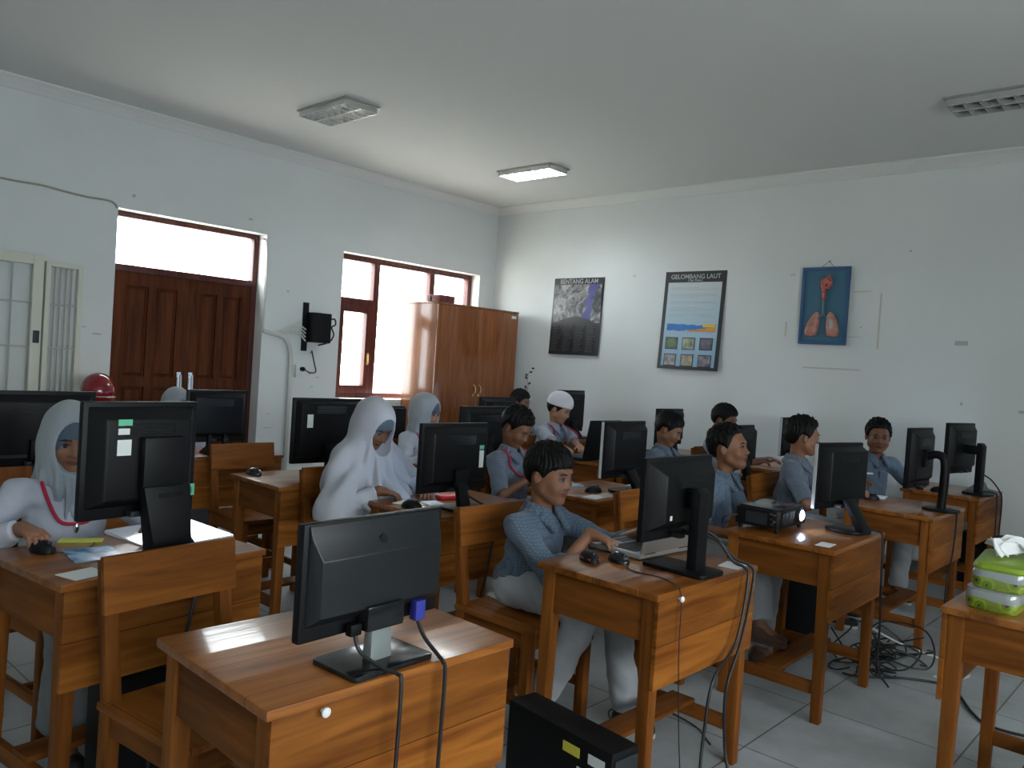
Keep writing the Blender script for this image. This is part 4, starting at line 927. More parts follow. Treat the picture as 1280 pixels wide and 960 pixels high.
def landscape_mat():
    mt, N, L, p = nodes_of('landscape_print')
    tc = N.new('ShaderNodeTexCoord'); sp = N.new('ShaderNodeSeparateXYZ'); L.new(tc.outputs['Object'], sp.inputs[0])
    n = N.new('ShaderNodeTexNoise'); n.inputs['Scale'].default_value = 9; n.inputs['Detail'].default_value = 7; n.inputs['Distortion'].default_value = 1.4; L.new(tc.outputs['Object'], n.inputs['Vector'])
    r = N.new('ShaderNodeValToRGB'); e = r.color_ramp.elements; e[0].position = .40; e[0].color = (.025, .028, .03, 1); e[1].position = .66; e[1].color = (.36, .35, .34, 1); L.new(n.outputs['Fac'], r.inputs['Fac'])
    n2 = N.new('ShaderNodeTexNoise'); n2.inputs['Scale'].default_value = 14; L.new(tc.outputs['Object'], n2.inputs['Vector'])
    wv = N.new('ShaderNodeMath'); wv.operation = 'MULTIPLY_ADD'; wv.inputs[1].default_value = .25; L.new(n2.outputs['Fac'], wv.inputs[0]); L.new(sp.outputs['X'], wv.inputs[2])
    sh = N.new('ShaderNodeMath'); sh.operation = 'MULTIPLY_ADD'; sh.inputs[1].default_value = -.22; L.new(sp.outputs['Z'], sh.inputs[0]); L.new(wv.outputs[0], sh.inputs[2])
    g1 = N.new('ShaderNodeMath'); g1.operation = 'COMPARE'; g1.inputs[1].default_value = .255; g1.inputs[2].default_value = .05; L.new(sh.outputs[0], g1.inputs[0])
    mx = N.new('ShaderNodeMix'); mx.data_type = 'RGBA'; L.new(g1.outputs[0], mx.inputs['Factor']); L.new(r.outputs['Color'], mx.inputs['A']); mx.inputs['B'].default_value = (.055, .055, .22, 1)
    L.new(mx.outputs['Result'], p.inputs['Base Color']); p.inputs['Roughness'].default_value = .35; return mt
pblack = mat('poster_black_ink', (.022, .023, .026), .35); ptext = mat('poster_white_ink', (.40, .42, .42), .5); pgrey = mat('poster_grey_text', (.10, .105, .11), .5)
YW = YB
t = thing('wall_poster', 'dark poster headed BENTANG ALAM with a mountain picture, left poster on the back wall', 'poster', (-5.30, YW, 1.95))
b = MB(); sheet(b, -.335, .335, -.405, .415, .035, -.01); b.build('poster_sheet', pblack, t)
b = MB(); flat(b, -.315, .315, -.06, .345, .012, .0155); b.build('landscape_picture', landscape_mat(), t)
text_part('title_text', 'BENTANG ALAM', .068, ptext, t, (0, -.0062, .357))
rnd = random.Random(4)
for k in range(4):
    b = MB(); x0 = -.30+.155*k
    for i in range(16):
        z = -.09-.018*i
        b.bx(x0, x0+rnd.uniform(.07, .13), -(.0145+.038*((.415-z)/.82)**2), -(.012+.033*((.415-z)/.82)**2)+.002, z-.006, z)
    b.build('text_column', pgrey, t)
def sea_mat():
    mt, N, L, p = nodes_of('pale_blue_print')
    tc = N.new('ShaderNodeTexCoord'); sp = N.new('ShaderNodeSeparateXYZ'); L.new(tc.outputs['Object'], sp.inputs[0])
    mr = N.new('ShaderNodeMapRange'); mr.inputs['From Min'].default_value = -.43; mr.inputs['From Max'].default_value = .4; L.new(sp.outputs['Z'], mr.inputs['Value'])
    r = N.new('ShaderNodeValToRGB'); e = r.color_ramp.elements; e[0].color = (.24, .42, .58, 1); e[1].color = (.52, .56, .57, 1); e[1].position = .95; x = e.new(.55); x.color = (.40, .53, .60, 1)
    L.new(mr.outputs[0], r.inputs['Fac']); L.new(r.outputs['Color'], p.inputs['Base Color']); p.inputs['Roughness'].default_value = .4; return mt
t = thing('wall_poster', 'pale blue poster with black border headed GELOMBANG LAUT, right poster on the back wall', 'poster', (-3.91, YW, 1.93))
SB = .05
def pd(z): return .003+SB*((.465-z)/.935)**2*(1-.35*(.465-z)/.935)+.004*math.sin(5*(.465-z)/.935)*((.465-z)/.935)
b = MB(); sheet(b, -.325, .325, -.47, .465, SB, -.015); b.build('poster_sheet', pblack, t)
b = MB(); vs = []; n = 14
for i in range(n+1):
    z = .36+(-.44-.36)*i/n; q = (.465-z)/.935
    for x in (-.285, 0, .285): vs.append((x-.015*q, -pd(z)-.006*math.sin(math.pi*(x+.325)/.65)*q-.0032, z))
b.add(vs, [(i*3+j, i*3+j+3, i*3+j+4, i*3+j+1) for i in range(n) for j in range(2)]); b.build('poster_panel', sea_mat(), t)
text_part('title_text', 'GELOMBANG LAUT', .060, ptext, t, (0, -.0062, .395)); text_part('subtitle_text', '( Sea Wave )', .03, ptext, t, (0, -.0062, .370))
def pbox(b, x0, x1, z0, z1, th=.0022):
    zm = (z0+z1)/2; q0, q1 = (.465-z0)/.935, (.465-z1)/.935
    def Y(x, z): q = (.465-z)/.935; return -pd(z)-.006*math.sin(math.pi*(x+.325)/.65)*q-.0036
    P = [(x0-.015*q0, Y(x0, z0), z0), (x1-.015*q0, Y(x1, z0), z0), (x1-.015*q1, Y(x1, z1), z1), (x0-.015*q1, Y(x0, z1), z1)]
    return b.add([(a, y-th, c) for a, y, c in P]+[(a, y, c) for a, y, c in P], [(3, 2, 1, 0), (4, 5, 6, 7), (0, 1, 5, 4), (1, 2, 6, 5), (2, 3, 7, 6), (3, 0, 4, 7)])
pline = mat('poster_body_text', (.33, .40, .44), .5)
b = MB()
for i, z in enumerate((.31, .295, .25, .235, .22, .175, .165, .12, .105, .09, .055, .04)):
    pbox(b, -.25, -.25+rnd.choice((.5, .48, .30, .45)), z-.004, z, .0008)
b.build('text_lines', pline, t)
b = MB()
for i in range(10):
    x = -.255+.051*i; pbox(b, x, x+.051, -.10+.0035*max(0, i-3)+.004*math.sin(i*2), -.035-.002*i+.004*math.sin(i*3))
b.build('wave_diagram', mat('diagram_blue', (.03, .17, .50), .4), t)
b = MB()
for i in range(6): pbox(b, -.03+.048*i, .018+.048*i, -.106, -.103+.006*i+.006, .003)
b.build('shore_diagram', mat('diagram_orange', (.75, .28, .04), .4), t)
b = MB(); pbox(b, .13, .26, -.065, -.035, .003); b.build('beach_diagram', mat('diagram_yellow', (.72, .55, .05), .4), t)
pic = [(.10, .16, .08), (.30, .33, .22), (.12, .11, .14), (.34, .30, .30), (.28, .25, .18), (.26, .24, .27)]
for k in range(6):
    i, j = k % 3, k//3; x0, z1 = -.255+.185*i, -.165-.16*j
    b = MB(); pbox(b, x0, x0+.135, z1-.115, z1, .002); f = b.build('photo_frame', pblack, t)
    b = MB(); pbox(b, x0+.008, x0+.127, z1-.107, z1-.008, .0028); b.build('photo', mat('photo_print', pic[k], .35, var=.6, vscale=16), f)

# relief board of the airways and lungs
t = thing('relief_board', 'blue relief board of nose, windpipe and lungs hung on the back wall', 'board', (-2.665, YW, 2.065))
bl = mat('blue_board', (.045, .14, .21), .5); bl2 = mat('blue_board_frame', (.03, .095, .21), .45); flesh = mat('red_flesh', (.46, .11, .085), .5, var=.5, vscale=45); lung = mat('lung_pink', (.45, .20, .155), .45, var=.3, vscale=25); pale = mat('pale_cartilage', (.38, .42, .42), .5)
b = MB(); flat(b, -.20, .20, -.325, .325, .012, .024); b.build('board', bl, t)
b = MB(); w = .028; flat(b, -.20, .20, .297, .325, .012, .034); flat(b, -.20, .20, -.325, -.297, .012, .034); flat(b, -.20, -.172, -.297, .297, .012, .034); flat(b, .172, .20, -.297, .297, .012, .034); b.build('frame', bl2, t, bevel=.003)
def relief(name, poly, m_, h, rot=None):
    n = len(poly); cx = sum(p[0] for p in poly)/n; cz = sum(p[1] for p in poly)/n; b = MB(); vs = []
    for s, d in ((1, .0235), (.96, .024+h*.55), (.75, .024+h*.9), (.35, .024+h)): vs += [(cx+(x-cx)*s, -d, cz+(z-cz)*s) for x, z in poly]
    b.add(vs, [(k*n+i, k*n+(i+1) % n, (k+1)*n+(i+1) % n, (k+1)*n+i) for k in range(3) for i in range(n)]+[tuple(range(n-1, -1, -1)), tuple(range(3*n, 4*n))])
    return b.build(name, m_, t, smooth=True)
relief('left_lung', [(-.045, -.05), (-.03, -.08), (-.03, -.16), (-.04, -.22), (-.05, -.255), (-.10, -.265), (-.14, -.255), (-.148, -.22), (-.135, -.16), (-.105, -.10), (-.07, -.055)], lung, .035)
relief('right_lung', [(.05, -.05), (.035, -.08), (.03, -.16), (.035, -.22), (.04, -.255), (.09, -.265), (.13, -.255), (.14, -.22), (.13, -.16), (.105, -.10), (.08, -.055)], lung, .03)
relief('lung_cut', [(.065, -.10), (.06, -.17), (.075, -.21), (.10, -.20), (.105, -.15), (.09, -.11)], pale, .036)
relief('throat_section', [(-.02, .10), (-.045, .20), (-.03, .225), (.0, .235), (.02, .25), (.035, .262), (.045, .23), (.06, .21), (.055, .17), (.03, .135), (.01, .14), (.005, .06), (-.005, .03), (-.02, .035)], flesh, .03)
relief('mouth_cavity', [(.0, .17), (.015, .185), (.03, .175), (.02, .155), (.005, .155)], mat('dark_red_cavity', (.12, .02, .02), .5), .034)
b = MB(); b.tube(curve_pts([(-.005, -.034, .05), (.0, -.036, -.02), (.0, -.034, -.075)], 5), .010, 8)
b.tube(curve_pts([(0, -.034, -.07), (-.03, -.036, -.10), (-.06, -.04, -.13)], 4), .007, 8); b.tube(curve_pts([(0, -.034, -.07), (.03, -.036, -.10), (.06, -.04, -.13)], 4), .007, 8)
b.build('windpipe', mat('green_grey_windpipe', (.10, .20, .20), .5), t, smooth=True)
b = MB(); b.tube([(-.045, -.02, .325), (.012, -.006, .375), (.06, -.02, .325)], .002, 6); b.lathe([(.006, -.012), (.006, .002)], 10, Matrix.Translation((.012, -.004, .375)) @ Matrix.Rotation(R(90), 4, 'X')); b.build('hanging_string', mat('dark_red_string', (.18, .05, .06), .7), t)
# tape residue and scuffs left on the wall
tape = mat('old_tape', (.50, .49, .42), .6); patch = mat('grey_scuff', (.40, .43, .43), .8)
for (x0, x1, z0, z1, m_, nm) in ((-2.82, -2.34, 1.535, 1.547, tape, 'tape_mark'), (-2.44, -2.30, 2.178, 2.186, tape, 'tape_mark'), (-2.226, -2.212, 1.72, 2.17, tape, 'tape_mark'), (-2.465, -2.35, 1.806, 1.812, tape, 'tape_mark'), (-3.0, -2.985, 1.80, 1.93, tape, 'tape_mark'), (-2.99, -2.94, 2.33, 2.342, tape, 'tape_mark'), (-1.66, -1.57, 1.765, 1.80, patch, 'scuff_mark'), (-1.21, -1.13, 1.29, 1.31, patch, 'scuff_mark'), (-2.365, -2.353, 1.885, 1.897, patch, 'scuff_mark'), (-2.035, -2.015, 2.49, 2.505, patch, 'scuff_mark'), (-1.59, -1.575, 1.315, 1.34, patch, 'scuff_mark'), (-4.62, -4.59, 2.36, 2.38, tape, 'tape_mark')):
    b = MB(); b.bx(x0, x1, -.0012, 0, z0, z1); o = b.build(nm, m_, wall_back); o.location = (0, YB, 0)
for (y0, y1, z0, z1) in ((3.88, 3.92, .80, .806), (3.86, 3.94, .675, .681), (4.02, 4.045, 1.93, 1.945), (4.30, 4.33, 1.18, 1.205), (4.38, 4.42, 1.15, 1.16), (4.33, 4.36, 1.06, 1.07), (4.30, 4.325, 1.38, 1.395), (2.60, 2.625, 2.52, 2.545), (3.60, 3.64, 2.52, 2.535), (2.28, 2.31, 1.47, 1.478), (2.36, 2.42, 1.42, 1.432)):
    b = MB(); b.bx(0, .0012, y0, y1, z0, z1); o = b.build('scuff_mark', patch, wall_left); o.location = (XL, 0, 0)
# dried sprig tacked to the wall beside the cabinet
t = thing('dried_sprig', 'small dark dried sprig on the back wall just right of the cabinet', 'sprig', (-5.93, YB, 1.22))
b = MB(); b.tube(curve_pts([(0, -.004, -.10), (.01, -.012, -.02), (-.005, -.010, .06), (.03, -.012, .13)], 5), .003, 6); b.build('stem', brown, t, smooth=True)
for k, (x, z, a) in enumerate(((-.01, -.08, 2.2), (.01, -.03, .6), (-.005, .03, 2.5), (.02, .10, .4), (.045, .15, .1), (.0, .07, 2.8))):
    b = MB(); c, s = math.cos(a), math.sin(a); L = .05
    b.add([(x, -.010, z), (x+c*L*.5-s*.012, -.018, z+s*L*.5+c*.012), (x+c*L, -.010, z+s*L), (x+c*L*.5+s*.012, -.006, z+s*L*.5-c*.012)], [(0, 1, 2, 3)]); b.build('leaf', mat('dark_dry_leaf', (.06, .07, .045), .8), t)
# ------------------------------------------------------------------ people: smooth bodies from distance fields
V3 = lambda *a: np.array(a, float)
def nrm(v): return v/(np.linalg.norm(v)+1e-12)
class SDF:
    def __init__(s): s.p = []
    def cone(s, a, b, ra, rb, k=.02, flat=False, sub=False):
        s.p.append(('c', np.array(a, float), np.array(b, float), ra, rb, k, flat, sub)); return s
    def ell(s, c, r, Rm=None, k=.02, sub=False):
        s.p.append(('e', np.array(c, float), np.array(r, float), np.eye(3) if Rm is None else Rm, None, k, False, sub)); return s
    def box(s):
        lo, hi = np.full(3, 1e9), np.full(3, -1e9)
        for p in s.p:
            if p[7]: continue
            if p[0] == 'c': r = max(p[3], p[4]); l = np.minimum(p[1], p[2])-r; h = np.maximum(p[1], p[2])+r
            else: r = max(p[2]); l = p[1]-r; h = p[1]+r
            lo = np.minimum(lo, l-p[5]*.5); hi = np.maximum(hi, h+p[5]*.5)
        return lo, hi
    def eval(s, P, margin):
        d = np.full(len(P), 1.0)
        for typ, A, B, C, D, k, flat, sub in s.p:
            mg = margin+k
            if typ == 'c': r = max(C, D); lo = np.minimum(A, B)-r-mg; hi = np.maximum(A, B)+r+mg
            else: r = B.max(); lo = A-r-mg; hi = A+r+mg
            mk = np.all((P > lo) & (P < hi), axis=1)
            if not mk.any(): continue
            q = P[mk]
            if typ == 'c':
                ba = B-A; L2 = ba@ba; t_ = (q-A)@ba/L2; tc = np.clip(t_, 0, 1)
                e = np.linalg.norm(q-A-tc[:, None]*ba, axis=1)-(C+(D-C)*tc)
                if flat: e = np.maximum(e, (t_-1)*math.sqrt(L2))
            else:
                u = (q-A)@C; k0 = np.linalg.norm(u/B, axis=1); k1 = np.linalg.norm(u/(B*B), axis=1)+1e-9; e = k0*(k0-1)/k1
            c = d[mk]
            if sub:
                h = np.clip(.5-.5*(c+e)/k, 0, 1); d[mk] = c*(1-h)-e*h+k*h*(1-h)
            else:
                h = np.clip(.5+.5*(c-e)/k, 0, 1); d[mk] = c*(1-h)+e*h-k*h*(1-h)
        return d
    def mesh(s, h, post=None):
        lo, hi = s.box(); lo = lo-3*h; hi = hi+3*h
        B = 6; n = np.ceil((hi-lo)/(h*B)).astype(int); 
        ax = [lo[i]+(np.arange(n[i])+.5)*h*B for i in range(3)]
        G = np.stack(np.meshgrid(*ax, indexing='ij'), -1).reshape(-1, 3); rad = h*B*.9+.015
        f = lambda P, mg: (s.eval(P, mg) if post is None else post(P, s.eval(P, mg)))
        dc = f(G, rad*2.2)
        N = n*B; V = np.where(np.repeat(np.repeat(np.repeat((dc < 0).reshape(n), B, 0), B, 1), B, 2), -1., 1.).astype(np.float32)
        act = np.argwhere(np.abs(dc).reshape(n) < rad*1.9)
        off = np.stack(np.meshgrid(*[np.arange(B)]*3, indexing='ij'), -1).reshape(-1, 3)
        for i in range(0, len(act), 1500):
            idx = (act[i:i+1500, None, :]*B+off[None]).reshape(-1, 3)
            V[idx[:, 0], idx[:, 1], idx[:, 2]] = f(lo+(idx+.5)*h, .03)
        V[0] = 1; V[-1] = 1; V[:, 0] = 1; V[:, -1] = 1; V[:, :, 0] = 1; V[:, :, -1] = 1
        S = V < 0; sx, sy, sz = V.shape
        acc = np.zeros((sx-1, sy-1, sz-1, 3), np.float32); cnt = np.zeros((sx-1, sy-1, sz-1), np.float32)
        quads = []
        E = []
        for axis in range(3):
            sl0 = [slice(None)]*3; sl1 = [slice(None)]*3; sl0[axis] = slice(0, -1); sl1[axis] = slice(1, None)
            cr = np.argwhere(S[tuple(sl0)] != S[tuple(sl1)])
            a = V[cr[:, 0], cr[:, 1], cr[:, 2]]; c1 = cr.copy(); c1[:, axis] += 1; b_ = V[c1[:, 0], c1[:, 1], c1[:, 2]]
            pt = cr.astype(np.float32); pt[:, axis] += a/(a-b_); E.append((axis, cr, a < 0))
            o1, o2 = (axis+1) % 3, (axis+2) % 3
            for d1 in (0, -1):
                for d2 in (0, -1):
                    cc = cr.copy(); cc[:, o1] += d1; cc[:, o2] += d2
                    np.add.at(acc, (cc[:, 0], cc[:, 1], cc[:, 2]), pt); np.add.at(cnt, (cc[:, 0], cc[:, 1], cc[:, 2]), 1)
        cells = np.argwhere(cnt > 0); ids = np.full(cnt.shape, -1, np.int64); ids[cells[:, 0], cells[:, 1], cells[:, 2]] = np.arange(len(cells))
        vs = acc[cells[:, 0], cells[:, 1], cells[:, 2]]/cnt[cells[:, 0], cells[:, 1], cells[:, 2]][:, None]
        vs = lo+(vs+.5)*h
        for axis, cr, inside in E:
            o1, o2 = (axis+1) % 3, (axis+2) % 3; q = []
            for d1, d2 in ((-1, -1), (0, -1), (0, 0), (-1, 0)):
                cc = cr.copy(); cc[:, o1] += d1; cc[:, o2] += d2; q.append(ids[cc[:, 0], cc[:, 1], cc[:, 2]])
            q = np.stack(q, 1); q[~inside] = q[~inside][:, ::-1]; quads.append(q)
        return vs, np.concatenate(quads)
def mesh_obj(name, vq, mats, parent, midx=None, keep_largest=False):
    vs, q = vq
    me = bpy.data.meshes.new(name); me.vertices.add(len(vs)); me.vertices.foreach_set('co', vs.astype(np.float32).ravel())
    me.loops.add(len(q)*4); me.loops.foreach_set('vertex_index', q.astype(np.int32).ravel())
    me.polygons.add(len(q)); me.polygons.foreach_set('loop_start', np.arange(0, 4*len(q), 4, dtype=np.int32))
    if not isinstance(mats, (list, tuple)): mats = [mats]
    for m_ in mats: me.materials.append(m_)
    if midx is not None: me.polygons.foreach_set('material_index', midx(vs[q].mean(1)).astype(np.int32))
    me.polygons.foreach_set('use_smooth', np.ones(len(q), bool)); me.update(calc_edges=True); me.validate()
    if keep_largest:
        b = bmesh.new(); b.from_mesh(me); b.verts.ensure_lookup_table(); seen = set(); best = []
        for v0 in b.verts:
            if v0.index in seen: continue
            st = [v0]; seen.add(v0.index); comp = []
            while st:
                v = st.pop(); comp.append(v)
                for e in v.link_edges:
                    w = e.other_vert(v)
                    if w.index not in seen: seen.add(w.index); st.append(w)
            if len(comp) > len(best): best = comp
        if len(best) < len(b.verts):
            ks = set(best); bmesh.ops.delete(b, geom=[v for v in b.verts if v not in ks], context='VERTS')
        b.to_mesh(me); b.free()
    return link(bpy.data.objects.new(name, me), parent)
def wob(P, f, ph=0):
    return (np.sin(P[:, 0]*f+1.7*P[:, 2]*f*.6+ph)+np.sin(P[:, 1]*f*1.13+P[:, 0]*f*.5+2.1+ph)+np.sin(P[:, 2]*f*.9+P[:, 1]*f*.7+4.2+ph))/3
def rotz(a): return np.array([[math.cos(a), -math.sin(a), 0], [math.sin(a), math.cos(a), 0], [0, 0, 1.]])
def roty(a): return np.array([[math.cos(a), 0, math.sin(a)], [0, 1, 0], [-math.sin(a), 0, math.cos(a)]])
def rotx(a): return np.array([[1, 0, 0], [0, math.cos(a), -math.sin(a)], [0, math.sin(a), math.cos(a)]])

def fabric(name, col, rough=.85, check=0, col2=None, var=.05):
    mt, N, L, p = nodes_of(name)
    p.inputs['Roughness'].default_value = rough; p.inputs['Specular IOR Level'].default_value = .2
    p.inputs['Sheen Weight'].default_value = .15
    tc = N.new('ShaderNodeTexCoord'); out = None
    n = N.new('ShaderNodeTexNoise'); n.inputs['Scale'].default_value = 60; n.inputs['Detail'].default_value = 5; L.new(tc.outputs['Object'], n.inputs['Vector'])
    r = N.new('ShaderNodeValToRGB'); e = r.color_ramp.elements
    e[0].color = (*[c*(1-var) for c in col], 1); e[1].color = (*[min(1, c*(1+var)) for c in col], 1); L.new(n.outputs['Fac'], r.inputs['Fac']); out = r.outputs['Color']
    if check:
        sp = N.new('ShaderNodeSeparateXYZ'); L.new(tc.outputs['Object'], sp.inputs[0]); fs = []
        for k in 'XYZ':
            mm = N.new('ShaderNodeMath'); mm.operation = 'PINGPONG'; mm.inputs[1].default_value = check/2; L.new(sp.outputs[k], mm.inputs[0])
            lt = N.new('ShaderNodeMath'); lt.operation = 'LESS_THAN'; lt.inputs[1].default_value = check*.12; L.new(mm.outputs[0], lt.inputs[0]); fs.append(lt)
        mxm = N.new('ShaderNodeMath'); mxm.operation = 'ADD'; L.new(fs[0].outputs[0], mxm.inputs[0]); L.new(fs[1].outputs[0], mxm.inputs[1])
        m2 = N.new('ShaderNodeMath'); m2.operation = 'ADD'; m2.use_clamp = True; L.new(mxm.outputs[0], m2.inputs[0]); L.new(fs[2].outputs[0], m2.inputs[1])
        mx = N.new('ShaderNodeMix'); mx.data_type = 'RGBA'; L.new(m2.outputs[0], mx.inputs['Factor']); L.new(out, mx.inputs['A']); mx.inputs['B'].default_value = (*(col2 or [c*.6 for c in col]), 1); out = mx.outputs['Result']
    L.new(out, p.inputs['Base Color'])
    b = N.new('ShaderNodeBump'); b.inputs['Strength'].default_value = .15; b.inputs['Distance'].default_value = .003; n3 = N.new('ShaderNodeTexNoise'); n3.inputs['Scale'].default_value = 25; n3.inputs['Detail'].default_value = 4
    L.new(tc.outputs['Object'], n3.inputs['Vector']); L.new(n3.outputs['Fac'], b.inputs['Height']); L.new(b.outputs['Normal'], p.inputs['Normal'])
    return mt
def skin_mat(name, col):
    mt, N, L, p = nodes_of(name); p.inputs['Roughness'].default_value = .5; p.inputs['Specular IOR Level'].default_value = .35
    p.inputs['Base Color'].default_value = (*col, 1); p.inputs['Subsurface Weight'].default_value = .08; p.inputs['Subsurface Radius'].default_value = (.01, .004, .002); return mt
SK = [skin_mat('tan_skin', (.235, .105, .056)), skin_mat('brown_skin', (.165, .070, .036)), skin_mat('fair_tan_skin', (.36, .175, .105))]
LIP = [skin_mat('tan_lips', (.17, .055, .040)), skin_mat('brown_lips', (.11, .038, .028)), skin_mat('fair_lips', (.30, .10, .075))]
HAIR = mat('black_hair', (.0035, .003, .003), .55, spec=.18)
EYEW = mat('eye_white', (.22, .205, .19), .4); EYEB = mat('dark_brown_iris', (.012, .007, .005), .15); BROW = mat('eyebrow_hair', (.012, .009, .007), .7)
BLUE = fabric('blue_grey_checked_cotton', (.125, .165, .21), .85, .011, (.075, .105, .145)); BLUE2 = fabric('blue_grey_cotton', (.145, .175, .22), .85, .011, (.10, .125, .165)); LAV = fabric('pale_blue_cotton', (.30, .335, .41)); DARKB = fabric('dim_blue_cotton', (.15, .19, .24))
WHT = fabric('white_cotton', (.43, .44, .49)); SCARF = fabric('pale_grey_scarf', (.33, .36, .375)); VEIL = fabric('white_veil_cloth', (.40, .41, .45)); UND = fabric('blue_grey_underscarf', (.085, .112, .14)); PANTS = fabric('pale_grey_trousers', (.33, .345, .36)); GSK = fabric('grey_skirt', (.20, .215, .23)); CAPM = fabric('white_knit_cap', (.66, .64, .68)); LANY = fabric('red_lanyard_ribbon', (.42, .018, .045)); PINK = fabric('pink_lanyard_ribbon', (.45, .10, .16)); SHOE = mat('black_shoe', (.012, .012, .013), .5); SHOEB = mat('brown_shoe', (.09, .045, .03), .7, var=.3, vscale=30); SOLE = mat('pale_sole', (.5, .5, .48), .6); METAL = M['chrome']

def ik(S, W, l1, l2, pole):
    d = W-S; L = np.linalg.norm(d); L = min(L, (l1+l2)*.995); u = nrm(d); W2 = S+u*L
    a = (l1*l1-l2*l2+L*L)/(2*L); hgt = math.sqrt(max(0, l1*l1-a*a)); p = pole-u*(pole@u); p = nrm(p)
    return S+u*a+p*hgt, W2
def hand(sd, W, fwd, nrmv, side, curl=.5, spread=.1, s=1.0, fist=False):
    """W wrist, fwd finger direction, nrmv back-of-hand normal, side +1 left / -1 right"""
    f = nrm(fwd); n = nrm(nrmv-f*(nrmv@f)); l = np.cross(n, f)   # left of hand
    th = -side                                                     # thumb lies towards the body's middle
    sd.cone(W, W+f*.03*s, .021*s, .024*s, .02)
    Rm = np.stack([f, l, n], 1)
    sd.ell(W+f*.050*s, (.042*s, .033*s, .014*s), Rm, .012)
    base = W+f*.078*s
    for i, (o, Ln) in enumerate(((.026, .058), (.009, .066), (-.008, .062), (-.024, .050))):
        b0 = base+l*(o*th*s)-f*abs(o-.005)*.25*s; dirn = nrm(f+l*(th*spread*(1.2-.8*i))); c = curl*(1+.15*i)
        d1 = nrm(dirn*math.cos(c*.6)-n*math.sin(c*.6)); d2 = nrm(dirn*math.cos(c*1.5)-n*math.sin(c*1.5)); d3 = nrm(dirn*math.cos(c*2.2)-n*math.sin(c*2.2))
        p1 = b0+d1*Ln*.46*s; p2 = p1+d2*Ln*.32*s; p3 = p2+d3*Ln*.24*s
        sd.cone(b0-dirn*.012*s, p1, .0088*s, .0080*s, .006); sd.cone(p1, p2, .0080*s, .0072*s, .003); sd.cone(p2, p3, .0072*s, .0060*s, .003)
    t0 = W+f*.022*s+l*(th*.022*s); td = nrm(f*.75+l*(th*.75)-n*.25); t1 = t0+td*.034*s; td2 = nrm(f*.95+l*(th*.3)-n*.35); t2 = t1+td2*.030*s
    sd.cone(t0, t1, .013*s, .0095*s, .010); sd.cone(t1, t2, .0095*s, .0070*s, .003)

